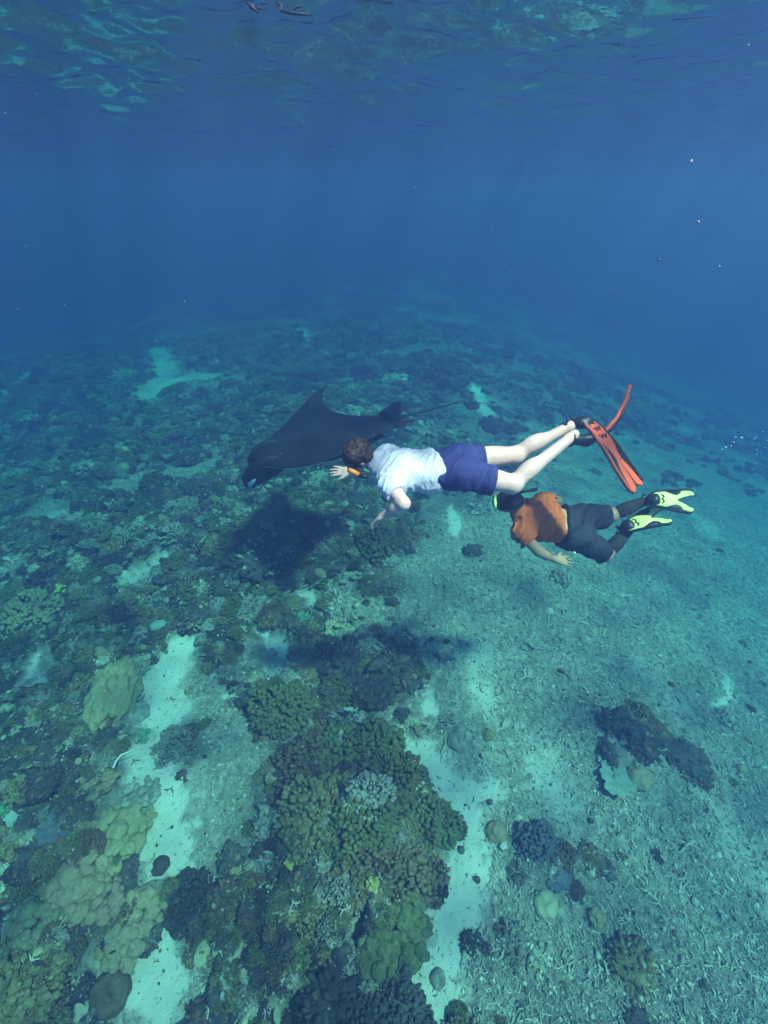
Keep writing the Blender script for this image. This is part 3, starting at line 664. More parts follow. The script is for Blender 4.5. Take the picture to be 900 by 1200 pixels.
def sdf_mesh(prims, res, disp=None, clips=()):
    lo = np.min([p_box(p)[0] for p in prims], 0) - 4 * res - .02; hi = np.max([p_box(p)[1] for p in prims], 0) + 4 * res + .02
    n = np.ceil((hi - lo) / res).astype(int) + 1; D = np.full(n, 0.5)
    ax = [lo[i] + res * np.arange(n[i]) for i in range(3)]
    for p in prims:
        a, b = p_box(p); m = p['k'] + .03
        i0 = np.clip(((a - m - lo) / res).astype(int), 0, n - 1); i1 = np.clip(((b + m - lo) / res).astype(int) + 2, 0, n)
        sl = tuple(slice(i0[i], i1[i]) for i in range(3)); G = np.meshgrid(*[ax[i][sl[i]] for i in range(3)], indexing='ij'); Q = np.stack([g.ravel() for g in G], 1)
        d2 = p_eval(p, Q).reshape(G[0].shape); d1 = D[sl]; k = p['k']
        h = np.clip(.5 + .5 * (d1 - d2) / k, 0, 1); D[sl] = d1 * (1 - h) + d2 * h - k * h * (1 - h)
    if disp is not None:
        near = np.argwhere(np.abs(D) < .05); Q = lo + res * near; D[tuple(near.T)] -= disp(Q)
    for pt, nn, rad in clips:                                          # clean cloth edges: planes near a hem or a cuff
        q = np.argwhere(np.abs(D) < .05); Q = lo + res * q - V3(pt); pd = Q @ (V3(nn) / np.linalg.norm(nn)); okk = np.linalg.norm(Q, axis=1) < rad; q = q[okk]; D[tuple(q.T)] = np.maximum(D[tuple(q.T)], pd[okk])
    ins = D < 0; c = [slice(None, -1), slice(1, None)]
    cnt = sum(ins[c[i], c[j], c[k]].astype(int) for i in (0, 1) for j in (0, 1) for k in (0, 1)); cell = (cnt > 0) & (cnt < 8)
    ci = np.argwhere(cell); vid = np.full(cell.shape, -1); vid[cell] = np.arange(len(ci)); acc = np.zeros((len(ci), 3)); wt = np.zeros(len(ci))
    corners = [(i, j, k) for i in (0, 1) for j in (0, 1) for k in (0, 1)]
    for a in corners:
        for axis in range(3):
            if a[axis]: continue
            b = list(a); b[axis] = 1; da = D[tuple((ci + a).T)]; db = D[tuple((ci + b).T)]; x = (da < 0) != (db < 0); t = np.where(x, da / (da - db + 1e-12), 0)
            pt = np.array(a, float) + t[:, None] * (np.array(b) - np.array(a)); acc += np.where(x[:, None], pt, 0); wt += x
    verts = lo + res * (ci + acc / wt[:, None]); quads = []
    for axis in range(3):
        u, v = (axis + 1) % 3, (axis + 2) % 3; s0 = [slice(None)] * 3; s1 = [slice(None)] * 3; s0[axis] = slice(None, -1); s1[axis] = slice(1, None)
        e = np.argwhere(ins[tuple(s0)] != ins[tuple(s1)]); e = e[(e[:, u] > 0) & (e[:, v] > 0)]; 
        if not len(e): continue
        flip = ins[tuple(e.T)]; du = np.eye(3, dtype=int)[u]; dv = np.eye(3, dtype=int)[v]
        q = np.stack([vid[tuple((e - du - dv).T)], vid[tuple((e - dv).T)], vid[tuple(e.T)], vid[tuple((e - du).T)]], 1); q[~flip] = q[~flip][:, ::-1]; quads.append(q)
    F = np.concatenate(quads); F = F[(F >= 0).all(1)]
    return verts, F
def smooth_verts(v, F, it=2, lam=.5):
    E = np.concatenate([F[:, [0, 1]], F[:, [1, 2]], F[:, [2, 3]], F[:, [3, 0]]]); deg = np.bincount(E[:, 0], minlength=len(v)) + np.bincount(E[:, 1], minlength=len(v))
    for _ in range(it):
        s = np.zeros_like(v)
        for i in range(3): s[:, i] = np.bincount(E[:, 0], v[E[:, 1], i], len(v)) + np.bincount(E[:, 1], v[E[:, 0], i], len(v))
        v = v + lam * (s / np.maximum(deg, 1)[:, None] - v)
    return v
class Fig:
    """one thing: its own mesh at a base point, its parts as children"""
    def __init__(s, base): s.base = V3(base); s.o = None
    def sdf(s, name, prims, res, mt, disp=None, parent=None, it=2, clips=()):
        v, F = sdf_mesh(prims, res, disp, clips); v = smooth_verts(v, F, it); return s.put(name, to_mesh(name, v - s.base, F, True, [mt]), parent)
    def put(s, name, me, parent=None):
        p = parent or s.o; o = link(name, me, p)
        if p is None: o.location = s.base; s.o = o
        return o
    def bag(s, name, b, mt, parent=None, smooth=True):
        b.v = [v - s.base for v in b.v]; return s.put(name, b.mesh(name, [mt], smooth), parent)
SKIN1 = plain('pale_skin', (.80, .43, .40), .5, .26, 8, .3, .3, 40); SKIN2 = plain('tan_skin', (.42, .25, .16), .5, .25, 9, .3)
WHITE = plain('white_cloth', (.72, .59, .70), .8, .05, 8, .2, .5, 70); NAVY = plain('navy_cloth', (.036, .034, .15), .75, .3, 10, .2, .4, 80)
HAIR1 = plain('brown_hair', (.075, .036, .020), .55, .55, 45, .4, .9, 70); HAIR2 = plain('black_hair', (.012, .011, .011), .6, .4, 60, .3, .9, 90)
RUST = plain('orange_cloth', (.60, .120, .030), .8, .12, 9, .2, .3, 90); CHAR = plain('charcoal_cloth', (.025, .028, .042), .8, .3, 12, .2, .4, 80)
RUBBER = plain('black_rubber', (.014, .013, .015), .45, .3, 12, .4); SOCK = plain('dark_legging', (.035, .028, .026), .75, .3, 14, .2)
RED = plain('orange_red_plastic', (.85, .10, .032), .5, .22, 14, .4); ORANGE = plain('orange_plastic', (.9, .22, .03), .4, .05, 10, .4)
LIME = plain('yellow_green_plastic', (.92, .86, .30), .5, .16, 14, .4); GLASSY = plain('mask_lens', (.03, .045, .05), .08, .1, 5, .6)
def hand(wrist, dirv, palm_n, size=.18, spread_=.35, curl=.35, thumb=1):
    """prims of a hand: palm, four unequal fingers and a thumb, curled about the palm normal's side"""
    M = frame(dirv, palm_n); x, y, z = M; w = V3(wrist); s = size / .18; P_ = []
    P_.append(el(w + x * .048 * s, (.054 * s, .042 * s, .017 * s), M, .015))
    P_.append(rc(w - x * .01 * s, w + x * .03 * s, .024 * s, .026 * s, .02))
    for i, (off, L) in enumerate(((-.033, .066), (-.011, .078), (.011, .074), (.032, .058))):
        a = w + x * .088 * s + y * off * s; ang = off / .033 * spread_ * .45; d1 = x * math.cos(ang) + y * math.sin(ang) - z * curl * .5; d1 /= np.linalg.norm(d1)
        d2 = d1 - z * curl; d2 /= np.linalg.norm(d2); m_ = a + d1 * L * .5 * s
        P_.append(rc(a - x * .02 * s, m_, .0098 * s, .0088 * s, .006)); P_.append(rc(m_, m_ + d2 * L * .5 * s, .0086 * s, .0072 * s, .004))
    a = w + x * .02 * s + y * thumb * -.034 * s; d1 = x * .75 - y * thumb * .65 - z * .15; d1 /= np.linalg.norm(d1)
    P_.append(rc(a, a + d1 * .035 * s, .013 * s, .0108 * s, .012)); P_.append(rc(a + d1 * .035 * s, a + d1 * .035 * s + (d1 + x * .5) * .024 * s, .0105 * s, .0085 * s, .005))
    return P_
def head(c, face, crown, s=1.0):
    """prims of a head looking along face, crown upwards"""
    M = frame(face, crown); x, y, z = M; c = V3(c); g = lambda a, b_, d: c + s * (x * a + y * b_ + z * d)
    P_ = [el(g(-.012, 0, .022), (.098 * s, .076 * s, .088 * s), M, .02), el(g(.028, 0, -.035), (.062 * s, .058 * s, .078 * s), M, .03), rc(g(.062, 0, -.098), g(.03, 0, -.09), .022 * s, .03 * s, .03),
          rc(g(.088, 0, .005), g(.104, 0, -.028), .009 * s, .014 * s, .012), rc(g(.078, -.03, .022), g(.078, .03, .022), .014 * s, .014 * s, .012), rc(g(.083, -.02, -.064), g(.083, .02, -.064), .008 * s, .008 * s, .008)]
    for q in (-1, 1):
        P_.append(el(g(.074, q * .031, .002), (.014 * s, .015 * s, .011 * s), M, .004)); P_.append(el(g(-.005, q * .078, -.012), (.018 * s, .008 * s, .030 * s), M, .006))
    return P_, M, g
def ring(c, ax_u, ax_v, ru, rv, n=40):
    th = np.linspace(0, 2 * np.pi, n + 1); return [V3(c) + V3(ax_u) * ru * math.cos(t) + V3(ax_v) * rv * math.sin(t) for t in th]
def fin(F, heel, ball, path, side, mt, width=.105, fork=.30, name='fin', waist=.50, pocket=1.0):
    """a snorkelling fin: dark blade along path (world points) with coloured panel, rails, foot pocket, heel strap and wave marks"""
    pts = np.array([V3(p) for p in path]); seg = np.r_[0, np.cumsum(np.linalg.norm(np.diff(pts, axis=0), axis=1))]; seg /= seg[-1]
    def cen(u): return np.array([np.interp(u, seg, pts[:, i]) for i in range(3)])
    def fr_(u):
        d = cen(min(u + .08, 1)) - cen(max(u - .08, 0)); d /= np.linalg.norm(d); s = V3(side) - d * np.dot(V3(side), d); s /= np.linalg.norm(s); return d, s, np.cross(d, s)
    def wid(u): return width * float(np.interp(u, [0, .12, .35, .7, .92, 1], [.52, .62, .80, .98, 1.0, .86]))
    def sheet(bag_, vlo, vhi, u0, u1, off, th, nu=22, nv=4):
        """a strip between vlo(u) and vhi(u), th thick, its middle off away from the blade's own"""
        V = []
        for sg in (1, -1):
            for i in range(nu + 1):
                u = u0 + (u1 - u0) * i / nu; c = cen(u); d, s, n = fr_(u)
                for j in range(nv + 1):
                    v = vlo(u) + (vhi(u) - vlo(u)) * j / nv; V.append(c + s * v * wid(u) + n * (off + sg * th / 2))
        V = np.array(V); m = (nu + 1) * (nv + 1); q = []
        ix = lambda g, i, j: g * m + i * (nv + 1) + j
        for i in range(nu):
            for j in range(nv): q.append([ix(0, i, j), ix(0, i + 1, j), ix(0, i + 1, j + 1), ix(0, i, j + 1)]); q.append([ix(1, i, j), ix(1, i, j + 1), ix(1, i + 1, j + 1), ix(1, i + 1, j)])
            q.append([ix(0, i, 0), ix(1, i, 0), ix(1, i + 1, 0), ix(0, i + 1, 0)]); q.append([ix(0, i, nv), ix(0, i + 1, nv), ix(1, i + 1, nv), ix(1, i, nv)])
        for j in range(nv): q.append([ix(0, 0, j), ix(0, 0, j + 1), ix(1, 0, j + 1), ix(1, 0, j)]); q.append([ix(0, nu, j), ix(1, nu, j), ix(1, nu, j + 1), ix(0, nu, j + 1)])
        bag_.add(V, np.array(q))
    I = lambda xs, ys_: (lambda u: float(np.interp(u, xs, ys_)))
    b = Bag(); e = 1 - fork                                            # the dark blade, notched in the middle
    sheet(b, lambda u: -1, lambda u: 1, 0, e, 0, .007)
    sheet(b, lambda u: -1, I([e, 1], [-.02, -.62]), e - .004, 1, 0, .0068); sheet(b, I([e, 1], [.02, .62]), lambda u: 1, e - .004, 1, 0, .0066)
    o = F.bag(name, b, RUBBER)
    b = Bag()                                                          # coloured panel: broad at the foot, waisted, then two tines
    mid = .52
    sheet(b, I([0, .1, .34, mid, .62], [-.62, -.88, -.84, -waist, -waist * .84]), I([0, .1, .34, mid, .62], [.62, .88, .84, waist, waist * .84]), .02, .62, 0, .015)
    for sg in (-1, 1):
        a = I([.60, e, 1], [0, .12, .66]); c2 = I([.60, .72, e, .93, 1], [waist * .84, max(.56, waist * 1.3), .80, .94, .90])
        sheet(b, (lambda u: a(u)) if sg > 0 else (lambda u: -c2(u)), (lambda u: c2(u)) if sg > 0 else (lambda u: -a(u)), .60, .995, 0, .0145)
    F.bag('panel', b, mt, o)
    for sg in (-1, 1):
        b = Bag(); sheet(b, lambda u: sg * 1.0 - .06, lambda u: sg * 1.0 + .06, .05, .97, 0, .024, 22, 2); F.bag('rail', b, RUBBER if fork > .2 or sg > 0 else mt, o)
    for k in (0, 1):                                                   # wave marks, both faces
        b = Bag(); u0 = .16 + .11 * k
        for off in (.0095, -.0095):
            zz = [(-.52, 0), (-.26, .05), (0, 0), (.26, .05), (.52, 0)]
            P3 = []
            for v, du in zz: c = cen(u0 + du); d, s, n = fr_(u0); P3.append(c + s * v * wid(u0) + n * off)
            add_tube(b, P3, [.0062] * 5, 6)
        F.bag('wave_mark', b, RUBBER, o)
    d, s, n = fr_(0.0); H, B = V3(heel), V3(ball)
    ax = (B - H) / np.linalg.norm(B - H)
    M = frame(ax, n); T = cen(.03)
    F.sdf('foot_pocket', [el((H + B) / 2 + ax * .02, (np.linalg.norm(B - H) * .85, .052 * pocket, .046 * pocket), M, .03), rc(B, T, .040 * pocket, .026, .04), rc(B + V3(s) * .03, cen(.16) + s * wid(.16) * .55, .026, .010, .03), rc(B - V3(s) * .03, cen(.16) - s * wid(.16) * .55, .026, .010, .03)], .007, RUBBER, None, o)
    b = Bag(); add_tube(b, ring(H - ax * .004, s, M[2], .046, .044, 24), [.009] * 25, 6, cap=False); F.bag('heel_strap', b, RUBBER, o)
    b = Bag(); add_tube(b, [H - ax * .035 + M[2] * .01, H - ax * .055, H - ax * .035 - M[2] * .02], [.007] * 3, 6); F.bag('pull_loop', b, RUBBER, o)
    return o
def wrinkle(scale, amp, along, seed):
    a = V3(along) / np.linalg.norm(V3(along))
    def f(Q):
        q = Q * .28 + a * (Q @ a)[:, None] * .72 + .012 * vnoise(Q * 9, seed + 7)[:, None]                              # short along the body, long across: cross folds
        return amp * (fbm(q * scale, 2, seed, .4, True)) + amp * .5 * vnoise(Q * scale * .5, seed + 3)
    return f
# ------------------------------------------------------------------ the snorkeller in white
F1 = Fig(at(500, 548, 3.32))
Hd = at(421, 536, 3.30); Nk = at(444, 544, 3.31); RS = at(454, 533, 3.46); LS = at(455, 566, 3.15); RH = at(535, 541, 3.42); LH = at(536, 556, 3.26)
Ch = at(470, 549, 3.31); Wa = at(508, 549, 3.34); Pe = at(536, 548, 3.34)
RK = at(604, 533, 3.46); RA = at(667, 500, 3.42); LK = at(601, 567, 3.25); LA = at(667, 514, 3.30)
LE = at(473, 590, 3.02); LW = at(452, 603, 3.17); LT = at(445, 607, 3.22); RE = at(432, 551, 3.62); RW = at(410, 552.5, 3.66); RT = at(397, 552, 3.69)
axis = (V3(Pe) - V3(Nk)); axis /= np.linalg.norm(axis); lat = V3(LS) - V3(RS); lat /= np.linalg.norm(lat); dors = np.cross(axis, lat); dors *= np.sign(dors[2])
ventr = -dors
hp, HM, hg = head(Hd, V3(-axis) * .55 + ventr * .95, V3(-axis) * .9 - ventr * .3 + np.array([0, 0, .1]))
def torso(infl=0.0, k=.05):
    l = lat * .085; P_ = [rc(V3(RS) + lat * .03, V3(LS) - lat * .03, .062 + infl, .062 + infl, k)]
    for q in (-1, 0, 1):
        P_.append(rc(V3(Ch) + l * q - dors * .01, V3(Wa) + l * q * .72, .094 + infl, .082 + infl, k)); P_.append(rc(V3(Wa) + l * q * .72, V3(Pe) + l * q * .85, .082 + infl, .092 + infl, k))
    P_.append(rc(V3(Nk), V3(Ch), .075 + infl, .095 + infl, .06)); return P_
body = torso() + hp + [rc(V3(Nk), hg(-.03, 0, -.05), .058, .055, .04)]
for hp_, kn, an, sg in ((RH, RK, RA, -1), (LH, LK, LA, 1)):
    hp_, kn, an = V3(hp_), V3(kn), V3(an); d = (an - kn) / np.linalg.norm(an - kn)
    body += [rc(hp_, kn, .094, .064, .05), el(kn + ventr * .014, (.060, .057, .058), None, .03), rc(kn, an, .055, .036, .03), el(kn + d * .14 + dors * .022, (.105, .056, .058), frame(d, dors), .03), el(hp_ + (kn - hp_) * .55 + dors * .018, (.13, .062, .060), frame(kn - hp_, dors), .04), rc(an, an + d * .05 - dors * .0, .036, .034, .02)]
for sh, e_, w_ in ((LS, LE, LW), (RS, RE, RW)):
    body += [rc(sh, e_, .054, .043, .04), rc(e_, V3(e_) + .45 * (V3(w_) - V3(e_)), .043, .042, .02), rc(V3(e_) + .4 * (V3(w_) - V3(e_)), w_, .041, .027, .02)]
body += hand(LW, V3(LT) - V3(LW), dors, .20, .3, .6, 1) + hand(RW, V3(RT) - V3(RW), dors * .8 + np.array([0, -.5, 0.3]), .19, .5, .12, -1)
p1 = F1.sdf('person', body, .0068, SKIN1, None)
tag(p1, 'snorkeller in white shirt and navy shorts with orange red fins, reaching towards the manta ray', 'person')
def lerp(a, b, t): return V3(a) + (V3(b) - V3(a)) * t
hem = lerp(Wa, Pe, .18)
tp = torso(.013)
for i, p in enumerate(tp): 
    if i in (2, 4, 6): p['r1'] += .012; p['r2'] += .012
for p in tp: p['cut'] = [(hem + lat * 0, axis - lat * .35)]
tp += [rc(lerp(Ch, Wa, .3) + ventr * .05 + lat * .05, lerp(Wa, Pe, .55) + ventr * .10 + lat * .06, .085, .07, .05, [(hem + axis * .03, axis)])]
for sh, e_ in ((LS, LE), (RS, RE)): tp.append(rc(sh, lerp(sh, e_, .75), .068, .078, .045, [(lerp(sh, e_, .58), V3(e_) - V3(sh))]))
for p in tp[:1] + tp[-3:]: pass
F1.sdf('shirt', tp, .0068, WHITE, wrinkle(26, .012, axis + lat * .55, 5), it=1, clips=[(hem - axis * .02, axis - lat * .35, .24)] + [(lerp(s_, e_, .56), V3(e_) - V3(s_), .088) for s_, e_ in ((LS, LE), (RS, RE))])
sp_ = [rc(V3(Wa) + l * lat * .07, V3(Pe) + l * lat * .075, .096, .106, .04, [(lerp(Wa, Pe, .06), -axis)]) for l in (-1, 0, 1)] + [el(V3(Pe) + lat * q * .085 + dors * .045 + axis * .02, (.11, .088, .088), None, .05) for q in (-1, 1)]
for hp_, kn, q in ((RH, RK, .48), (LH, LK, .70)): sp_.append(rc(hp_, lerp(hp_, kn, .9), .104, .096, .05, [(lerp(hp_, kn, q), V3(kn) - V3(hp_))]))
F1.sdf('shorts', sp_, .0068, NAVY, wrinkle(17, .013, lat * .6 + axis, 8), it=1, clips=[(lerp(h_, k_, q - .03), V3(k_) - V3(h_), .14) for h_, k_, q in ((RH, RK, .48), (LH, LK, .70))])
hx, hy, hz_ = HM
F1.sdf('hair', [el(hg(-.014, 0, .028), (.108, .086, .096), HM, .02, [(hg(.055, 0, .02), hx * 1.0 - hz_ * .35)]), rc(hg(-.06, -.045, -.03), hg(-.06, .045, -.03), .04, .04, .03), rc(hg(-.02, -.06, .06), hg(-.02, .06, .06), .04, .04, .03)], .0055, HAIR1, lambda Q: .010 * fbm(Q * 32 + .7 * np.sin(Q[:, [1, 2, 0]] * 30), 4, 4, .6, True), it=1)
rs = np.random.RandomState(2); bsk = Bag()
for k in range(150):
    d = rs.normal(size=3); d[0] = d[0] * .8 - .5; d[2] = d[2] * .8 + .35; d /= np.linalg.norm(d); a = hg(-.014 + d[0] * .105, d[1] * .084, .028 + d[2] * .093)
    o_ = d[0] * hx + d[1] * hy + d[2] * hz_; g_ = o_ * .15 - hx * .9 + rs.normal(size=3) * .45; g_ /= np.linalg.norm(g_); L = rs.uniform(.02, .042)
    add_tube(bsk, [a, a + (o_ * .5 + g_ * .5) * L * .5, a + g_ * L], [.0040, .0032, .0010], 4, cap=False)
F1.bag('loose_hair', bsk, HAIR1, F1.o.children[-1])
bsk = Bag(); add_tube(bsk, ring(hg(-.012, 0, -.002), hx, hy, .116, .093, 40), [.010] * 41, 6, flat=.5, cap=False); mk = F1.bag('dive_mask', bsk, RUBBER)
F1.sdf('mask_frame', [el(hg(.092, 0, .0), (.028, .070, .042), HM, .02), rc(hg(.10, 0, -.03), hg(.105, 0, -.05), .02, .018, .02)], .006, RUBBER, None, mk)
F1.sdf('lens', [el(hg(.112, -.032, .004), (.012, .030, .028), HM, .004), el(hg(.112, .032, .004), (.012, .030, .028), HM, .004)], .005, GLASSY, None, mk)
bsk = Bag(); c0 = at(421, 557, 3.175); c1 = at(431, 559, 3.16); add_tube(bsk, [hg(.10, .02, -.075), hg(.07, .085, -.06), V3(c0), V3(c1)], [.012, .013, .013, .013], 10); sn = F1.bag('snorkel', bsk, RUBBER)
bsk = Bag(); add_tube(bsk, [at(408.5, 550.5, 3.17), at(413, 552.6, 3.165), at(420.5, 556.5, 3.17)], [.017, .019, .018], 12); F1.bag('snorkel_tip', bsk, ORANGE, sn)
bsk = Bag(); v, f = ico(1); bsk.add(v * [.014, .010, .014] + V3(at(428, 551, 3.175)), f); bsk.add(v * [.010, .008, .010] + V3(at(431, 552.5, 3.175)), f); F1.bag('strap_clip', bsk, plain('green_clip', (.1, .5, .12)), sn)
# fins: near one hangs down to the right, far one is swung up
fin(F1, at(668, 496, 3.42), at(684, 495, 3.40), [at(685, 491, 3.40), at(699, 503, 3.36), at(715, 523, 3.30), at(730, 547, 3.27), at(748, 573, 3.26)], V3(at(716, 512, 3.345)) - V3(at(702, 523, 3.235)), RED, .100, .05, waist=.36, pocket=.85)
fin(F1, at(669, 515, 3.31), at(688, 516, 3.36), [at(692, 514, 3.40), at(706, 508, 3.46), at(719, 496.5, 3.51), at(730, 479, 3.56), at(738, 458, 3.60)], V3(at(723, 491.5, 3.72)) - V3(at(719.5, 488.5, 3.50)), RED, .100, .05, waist=.40, pocket=.85)
# ------------------------------------------------------------------ the snorkeller in rust orange
F2 = Fig(at(655, 615, 3.98))
Hd = at(595, 588, 3.90); Nk = at(611, 600, 3.93); RS = at(635, 588, 4.08); LS = at(611, 625, 3.85); Ch = at(624, 608, 3.97); Wa = at(652, 614, 4.03); Pe = at(674, 618, 4.05)
RH = at(682, 608, 4.08); LH = at(676, 629, 3.98); RK = at(716, 604, 4.16); RA = at(756, 587, 4.05); LK = at(709, 650, 4.08); LA = at(738, 620, 4.10)
LE = at(631, 646, 3.82); LW = at(652, 656, 3.90); LT = at(665, 657, 3.93); RE = at(653, 587, 4.30); RW = at(640, 592, 4.50); RT = at(632, 594, 4.55)
axis = (V3(Pe) - V3(Nk)); axis /= np.linalg.norm(axis); lat = V3(LS) - V3(RS); lat -= axis * np.dot(lat, axis); lat /= np.linalg.norm(lat); dors = np.cross(axis, lat); dors *= np.sign(np.dot(dors, -V3(Ch))); ventr = -dors
hp, HM, hg = head(Hd, V3(-axis) * .75 + ventr * .5, dors * .9 - axis * .15)
body = torso(-.004) + hp + [rc(V3(Nk), hg(-.03, 0, -.05), .058, .055, .04)]
legs = []
for hp_, kn, an in ((RH, RK, RA), (LH, LK, LA)):
    hp_, kn, an = V3(hp_), V3(kn), V3(an); d = (an - kn) / np.linalg.norm(an - kn)
    body += [rc(hp_, kn, .088, .060, .05), el(kn, (.056, .053, .054), None, .03), rc(kn, an, .055, .036, .03), el(kn + d * .13, (.09, .049, .050), frame(d, dors), .03), rc(an, an + d * .05, .036, .034, .02)]
    legs.append([rc(lerp(kn, an, .12), an, .060, .042, .02, [(lerp(kn, an, .22), -d)]), el(kn + d * .14, (.09, .056, .057), frame(d, dors), .03, [(lerp(kn, an, .22), -d)])])
for sh, e_, w_ in ((LS, LE, LW), (RS, RE, RW)):
    body += [rc(sh, e_, .054, .042, .04), rc(e_, V3(e_) + .45 * (V3(w_) - V3(e_)), .042, .040, .02), rc(V3(e_) + .4 * (V3(w_) - V3(e_)), w_, .039, .026, .02)]
body += hand(LW, V3(LT) - V3(LW), dors, .185, .5, .15, -1) + hand(RW, V3(RT) - V3(RW), dors, .18, .3, .3, 1)
p2 = F2.sdf('person', body, .0072, SKIN2, None)
tag(p2, 'snorkeller in rust orange shirt and dark shorts with yellow green fins, swimming lower', 'person')
hem = lerp(Wa, Pe, .12); tp = torso(.009)
for p in tp: p['cut'] = [(hem, axis - lat * .15)]
for sh, e_ in ((LS, LE), (RS, RE)): tp.append(rc(sh, lerp(sh, e_, .75), .070, .080, .045, [(lerp(sh, e_, .52), V3(e_) - V3(sh))]))
F2.sdf('shirt', tp, .0072, RUST, wrinkle(28, .016, axis + lat * .3, 15), it=1, clips=[(hem - axis * .02, axis - lat * .15, .24)] + [(lerp(s_, e_, .49), V3(e_) - V3(s_), .102) for s_, e_ in ((LS, LE), (RS, RE))])
sp_ = [rc(V3(Wa) + l * lat * .07, V3(Pe) + l * lat * .085, .105, .124, .04, [(lerp(Wa, Pe, .32), -axis)]) for l in (-1, 0, 1)]
for hp_, kn, q in ((RH, RK, .86), (LH, LK, .98)): sp_.append(rc(hp_, lerp(hp_, kn, 1.1), .118, .088, .05, [(lerp(hp_, kn, q), V3(kn) - V3(hp_))]))
F2.sdf('shorts', sp_, .0072, CHAR, wrinkle(17, .018, lat * .8 + axis, 18), it=1, clips=[(lerp(h_, k_, q - .03), V3(k_) - V3(h_), .13) for h_, k_, q in ((RH, RK, .86), (LH, LK, .98))])
for lg in legs: F2.sdf('legging', lg, .0072, SOCK, None)
hx, hy, hz_ = HM
F2.sdf('hair', [el(hg(-.014, 0, .026), (.106, .084, .094), HM, .02, [(hg(.06, 0, .02), hx * 1.0 - hz_ * .35)]), rc(hg(-.06, -.045, -.04), hg(-.06, .045, -.04), .042, .042, .03)], .0055, HAIR2, lambda Q: .004 * fbm(Q * 55, 3, 4, .6, True))
bsk = Bag(); add_tube(bsk, ring(hg(-.012, 0, .006), hx, hy, .116, .093, 40), [.010] * 41, 6, flat=.5, cap=False); mk = F2.bag('dive_mask', bsk, RUBBER)
bsk = Bag(); add_tube(bsk, ring(hg(.098, 0, .004), hy, hz_, .072, .046, 40), [.013] * 41, 8, cap=False); F2.bag('mask_rim', bsk, LIME, mk)
F2.sdf('mask_frame', [el(hg(.088, 0, .0), (.026, .068, .042), HM, .02), rc(hg(.10, 0, -.03), hg(.105, 0, -.05), .02, .018, .02)], .006, RUBBER, None, mk)
F2.sdf('lens', [el(hg(.108, -.032, .004), (.012, .030, .028), HM, .004), el(hg(.108, .032, .004), (.012, .030, .028), HM, .004)], .005, GLASSY, None, mk)
bsk = Bag(); add_tube(bsk, [hg(.095, -.02, -.075), hg(.06, -.10, -.05), at(606, 578, 4.02), at(617, 575, 4.04), at(629, 573.5, 4.06)], [.012, .013, .014, .014, .017], 10); F2.bag('snorkel', bsk, RUBBER)
bsk = Bag(); v, f = ico(1); bsk.add(v * [.012, .012, .016] + V3(at(673, 648, 3.86)), f); F2.bag('pocket_tag', bsk, WHITE)
fin(F2, at(757, 586, 4.05), at(766, 586, 3.99), [at(762, 585, 4.0), at(775, 585, 3.97), at(790, 586, 3.94), at(803, 587, 3.92), at(813, 588.5, 3.90)], V3(at(785, 574, 3.99)) - V3(at(787, 597, 3.90)), LIME, .112, .34)
fin(F2, at(728, 621, 4.10), at(736, 616, 4.05), [at(732, 619, 4.05), at(743, 614, 4.03), at(757, 608.5, 4.01), at(770, 604.5, 4.0), at(782, 603, 3.99)], V3(at(754, 600, 4.05)) - V3(at(760, 617, 3.92)), LIME, .112, .34)

# ================================================================== THE MANTA RAY
DL, HS = 1.86, 1.75
S_ = np.array([0, .10, .15, .3, .5, .7, .85, .95, 1.0]); LEX = np.array([.52, .515, .46, .37, .22, .08, -.03, -.12, -.20]); TEX = np.array([-.55, -.53, -.44, -.25, -.13, -.105, -.125, -.170, -.215]); TH = np.array([.185, .172, .150, .085, .045, .027, .016, .009, .003])
def smooth_interp(x, xs, ys_):
    m = np.gradient(ys_, xs); i = np.clip(np.searchsorted(xs, x) - 1, 0, len(xs) - 2); h = xs[i + 1] - xs[i]; t = (x - xs[i]) / h
    return (2 * t ** 3 - 3 * t ** 2 + 1) * ys_[i] + (t ** 3 - 2 * t ** 2 + t) * h * m[i] + (-2 * t ** 3 + 3 * t ** 2) * ys_[i + 1] + (t ** 3 - t ** 2) * h * m[i + 1]
NEAR_UP, FAR_UP = 0.80, 0.06
def wing_pt(s, cx, cz):
    """body coordinates of a point at span s (-1 far .. 1 near), chord position and height: the wing bends along an arc"""
    a = np.abs(s); k = np.where(s > 0, NEAR_UP, FAR_UP); ang = k * a + 1e-6
    y = np.where(ang == 0, a, np.sin(ang * 1.0) / np.where(ang == 0, 1, ang) * a); z = (1 - np.cos(ang)) / np.where(ang == 0, 1, ang) * a
    return np.stack([cx * DL, np.sign(s) * y * HS, z * HS + cz * DL], -1)
ns, nc = 97, 49
sv = np.linspace(-1, 1, ns); tv = np.linspace(0, 1, nc); tv = (1 - np.cos(np.pi * tv)) / 2
V = []; 
for side in (1, -1):
    for s in sv:
        a = abs(s); le, te, th = (float(smooth_interp(np.array([a]), S_, q)[0]) for q in (LEX, TEX, TH))
        prof = 2.9 * (.2969 * np.sqrt(tv) - .1260 * tv - .3516 * tv ** 2 + .2843 * tv ** 3 - .1036 * tv ** 4) * 1.72
        V.append(wing_pt(np.full(nc, s), le + (te - le) * tv, side * prof * th * (.62 if side > 0 else .45) - .02 * a * (tv - .4)))
V = np.concatenate(V); F = []
ix = lambda g, i, j: g * ns * nc + i * nc + j
for i in range(ns - 1):
    for j in range(nc - 1):
        F.append([ix(0, i, j), ix(0, i, j + 1), ix(0, i + 1, j + 1), ix(0, i + 1, j)]); F.append([ix(1, i, j), ix(1, i + 1, j), ix(1, i + 1, j + 1), ix(1, i, j + 1)])
